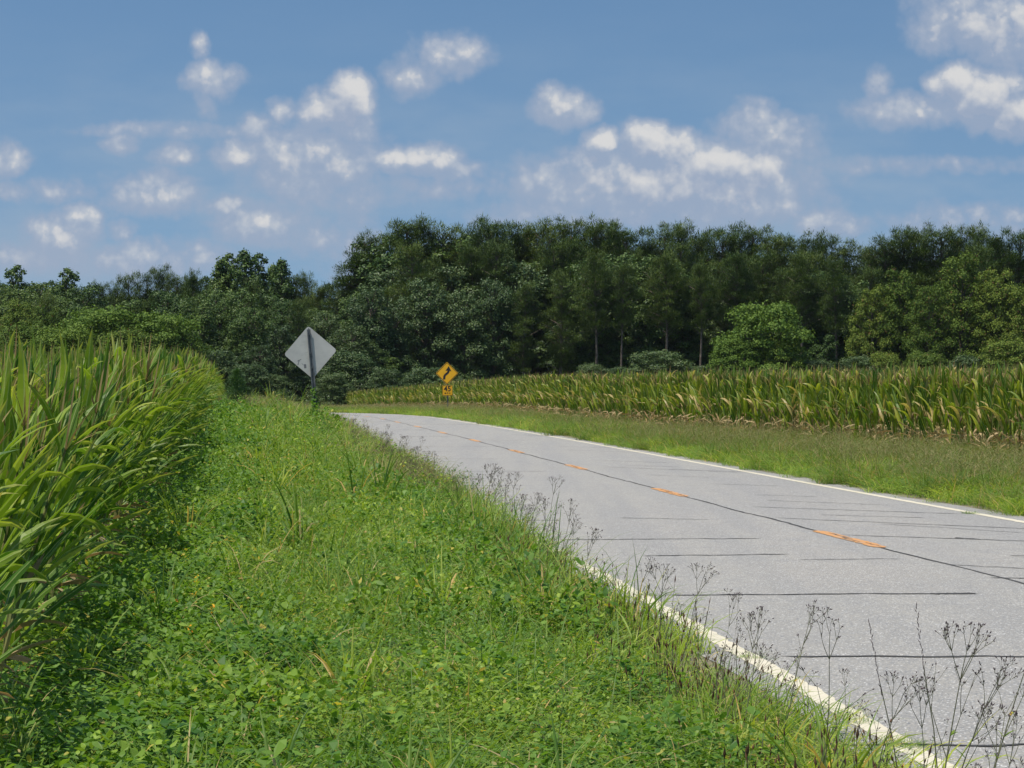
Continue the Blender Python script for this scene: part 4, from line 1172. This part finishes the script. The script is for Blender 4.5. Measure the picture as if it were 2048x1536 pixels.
# left wood proper
LW = [(-30, 555, 'pine'), (0, 548, 'broad'), (35, 516, 'slim'), (75, 548, 'broad'), (105, 545, 'broad'), (134, 522, 'slim'), (165, 556, 'broad'), (200, 562, 'pine'), (232, 566, 'pine'), (262, 545, 'pine'), (292, 540, 'pine'), (325, 532, 'pine'), (356, 545, 'pine'),
      (388, 542, 'pine'), (415, 536, 'broad'), (440, 528, 'slim'), (458, 512, 'slim'), (490, 505, 'slim'), (517, 512, 'slim'), (545, 535, 'slim'), (564, 524, 'slim'), (590, 545, 'pine'), (612, 548, 'pine'), (640, 566, 'pine'), (662, 566, 'pine'), (685, 572, 'pine')]
LWN = {'pine': 'dark pine', 'broad': 'leafy tree', 'slim': 'narrow leafy tree'}
for px, top, kd in LW:
    if kd == 'slim': top += -14 if px > 400 else 6
    sec = 'above the near corn' if px < 260 else ('behind the left cornfield' if px < 430 else 'in the tall clump left of the leaning sign' if px < 580 else 'in the gap over the road bend')
    tree(kd, px, top, rng.uniform(296, 312), '%s in the left skyline, %s' % (LWN[kd], sec), 'left skyline trees, ' + sec + ', ' + LWN[kd], 1.0)
for i in range(22):
    px = -40 + i * 34 + rng.uniform(-8, 8); tp = float(np.interp(px, [q[0] for q in LW], [q[1] for q in LW])); sec = 'leftmost part' if px < 260 else ('middle part' if px < 480 else 'part by the leaning sign')
    kd = ['broad', 'pine', 'broad'][i % 3]
    tree(kd, px, tp + rng.uniform(28, 60), rng.uniform(282, 292), '%s in the second rank of the left wood, %s' % (LWN[kd], sec), 'second rank of the left wood, ' + sec, 1.05)
    tree('broad', px + 15, tp + rng.uniform(35, 70), rng.uniform(318, 330), 'shaded tree deep in the left wood, %s' % sec, 'deep trees of the left wood, ' + sec, 1.3)
LF = [('olive', 40, 588, 262, 'olive-green tree at the left edge behind the corn', .9), ('olive', 95, 600, 258, 'olive-green rounded tree second from the left edge', .8), ('broad', 160, 600, 262, 'dark leafy tree above the near corn tops', .9),
      ('broad', 395, 590, 256, 'big dark leafy tree left of the tall clump', 1.0), ('broad', 440, 575, 262, 'dark leafy tree in front of the tall clump', .9), ('broad', 350, 620, 252, 'round leafy tree right of the yellow-green bushes', .9),
      ('broad', 500, 600, 256, 'dark leafy tree below the tallest narrow crowns', .9), ('vine', 560, 640, 262, 'vine-covered tree left of the dark road gap', .8), ('vine', 520, 680, 250, 'dim vine-covered tree at the foot of the tall clump', .7), ('pine', 600, 600, 276, 'pine standing in the dark gap behind the leaning sign', .9), ('vine', 648, 610, 280, 'vine-covered tree behind the leaning sign', .9)]
for kd, px, top, D, lb, w in LF: tree(kd, px, top, D, lb, None, w)
LB = [('pale', 205, 606, 235, 'yellow-green bush behind the corn, broadest of three'), ('pale', 125, 645, 228, 'yellow-green bush low behind the corn, nearest the left edge'), ('pale', 325, 612, 235, 'yellow-green bush right of the broadest one'), ('obush', 60, 640, 230, 'olive bush low at the left edge'),
      ('obush', 265, 650, 228, 'olive bush between the yellow-green bushes'), ('bush', 430, 690, 240, 'dark bush behind the end of the left cornfield'), ('bush', 500, 720, 238, 'dark bush between the small cedar and the sign'), ('bush', 548, 742, 240, 'dark low bush left of the road gap'), ('bush', 600, 745, 262, 'darkest bush in the road gap')]
for kd, px, top, D, lb in LB: tree(kd, px, top, D, lb, None, 1.15, 'bush')
# small cedar in the verge
b = MB(); tk = MB(); H = 1.62
tube(tk, [(0, 0, 0), (0, 0, H)], .03, .006, 5)
n = 3200; f = rng.random(n) ** .8; a = rng.uniform(0, 6.28, n); rr_ = (.60 * (1 - f) ** .8 + .03) * rng.uniform(.35, 1.1, n) * (1 + .25 * np.sin(a * 3 + f * 14))
Pc = np.column_stack([rr_ * np.cos(a), rr_ * np.sin(a), .08 + f * (H - .08)])
blades(b, Pc, np.arctan2(np.cos(a), np.sin(a)), rng.uniform(.2, 1.3, n), rng.uniform(.07, .15, n), .022, .3, 2, 0, rng.uniform(-1, 1, n))
D = 80.0; x = (474 - 1024) / F * D
o = empty('small_cedar', (x, D, float(g(x, D)))); mesh_obj('trunk', tk.mesh('trunk', M['bark']), o); mesh_obj('crown', b.mesh('crown', M['cedar']), o)
tag(o, 'small cone-shaped cedar at the far end of the left corn row', 'tree')
# ------------------------------------------------------------------ air
m, t = new_mat('haze')
pv = t.node('ShaderNodeVolumePrincipled'); pv.inputs['Color'].default_value = rgb(.80, .88, 1.0); pv.inputs['Density'].default_value = .000035
pv.inputs['Anisotropy'].default_value = .2
o_ = t.node('ShaderNodeOutputMaterial'); t.l.new(pv.outputs[0], o_.inputs['Volume'])
x0, x1, y0, y1, z0, z1 = -905, 905, -70, 2510, -3, 26
me = bpy.data.meshes.new('haze')
me.from_pydata([(x, y, z) for z in (z0, z1) for y in (y0, y1) for x in (x0, x1)], [], [(0, 2, 3, 1), (4, 5, 7, 6), (0, 1, 5, 4), (2, 6, 7, 3), (0, 4, 6, 2), (1, 3, 7, 5)])
me.materials.append(m); tag(mesh_obj('haze', me), 'thin pale summer haze over the fields', 'haze', None, 'stuff')
print('plants', len(plants), 'verge', nL)
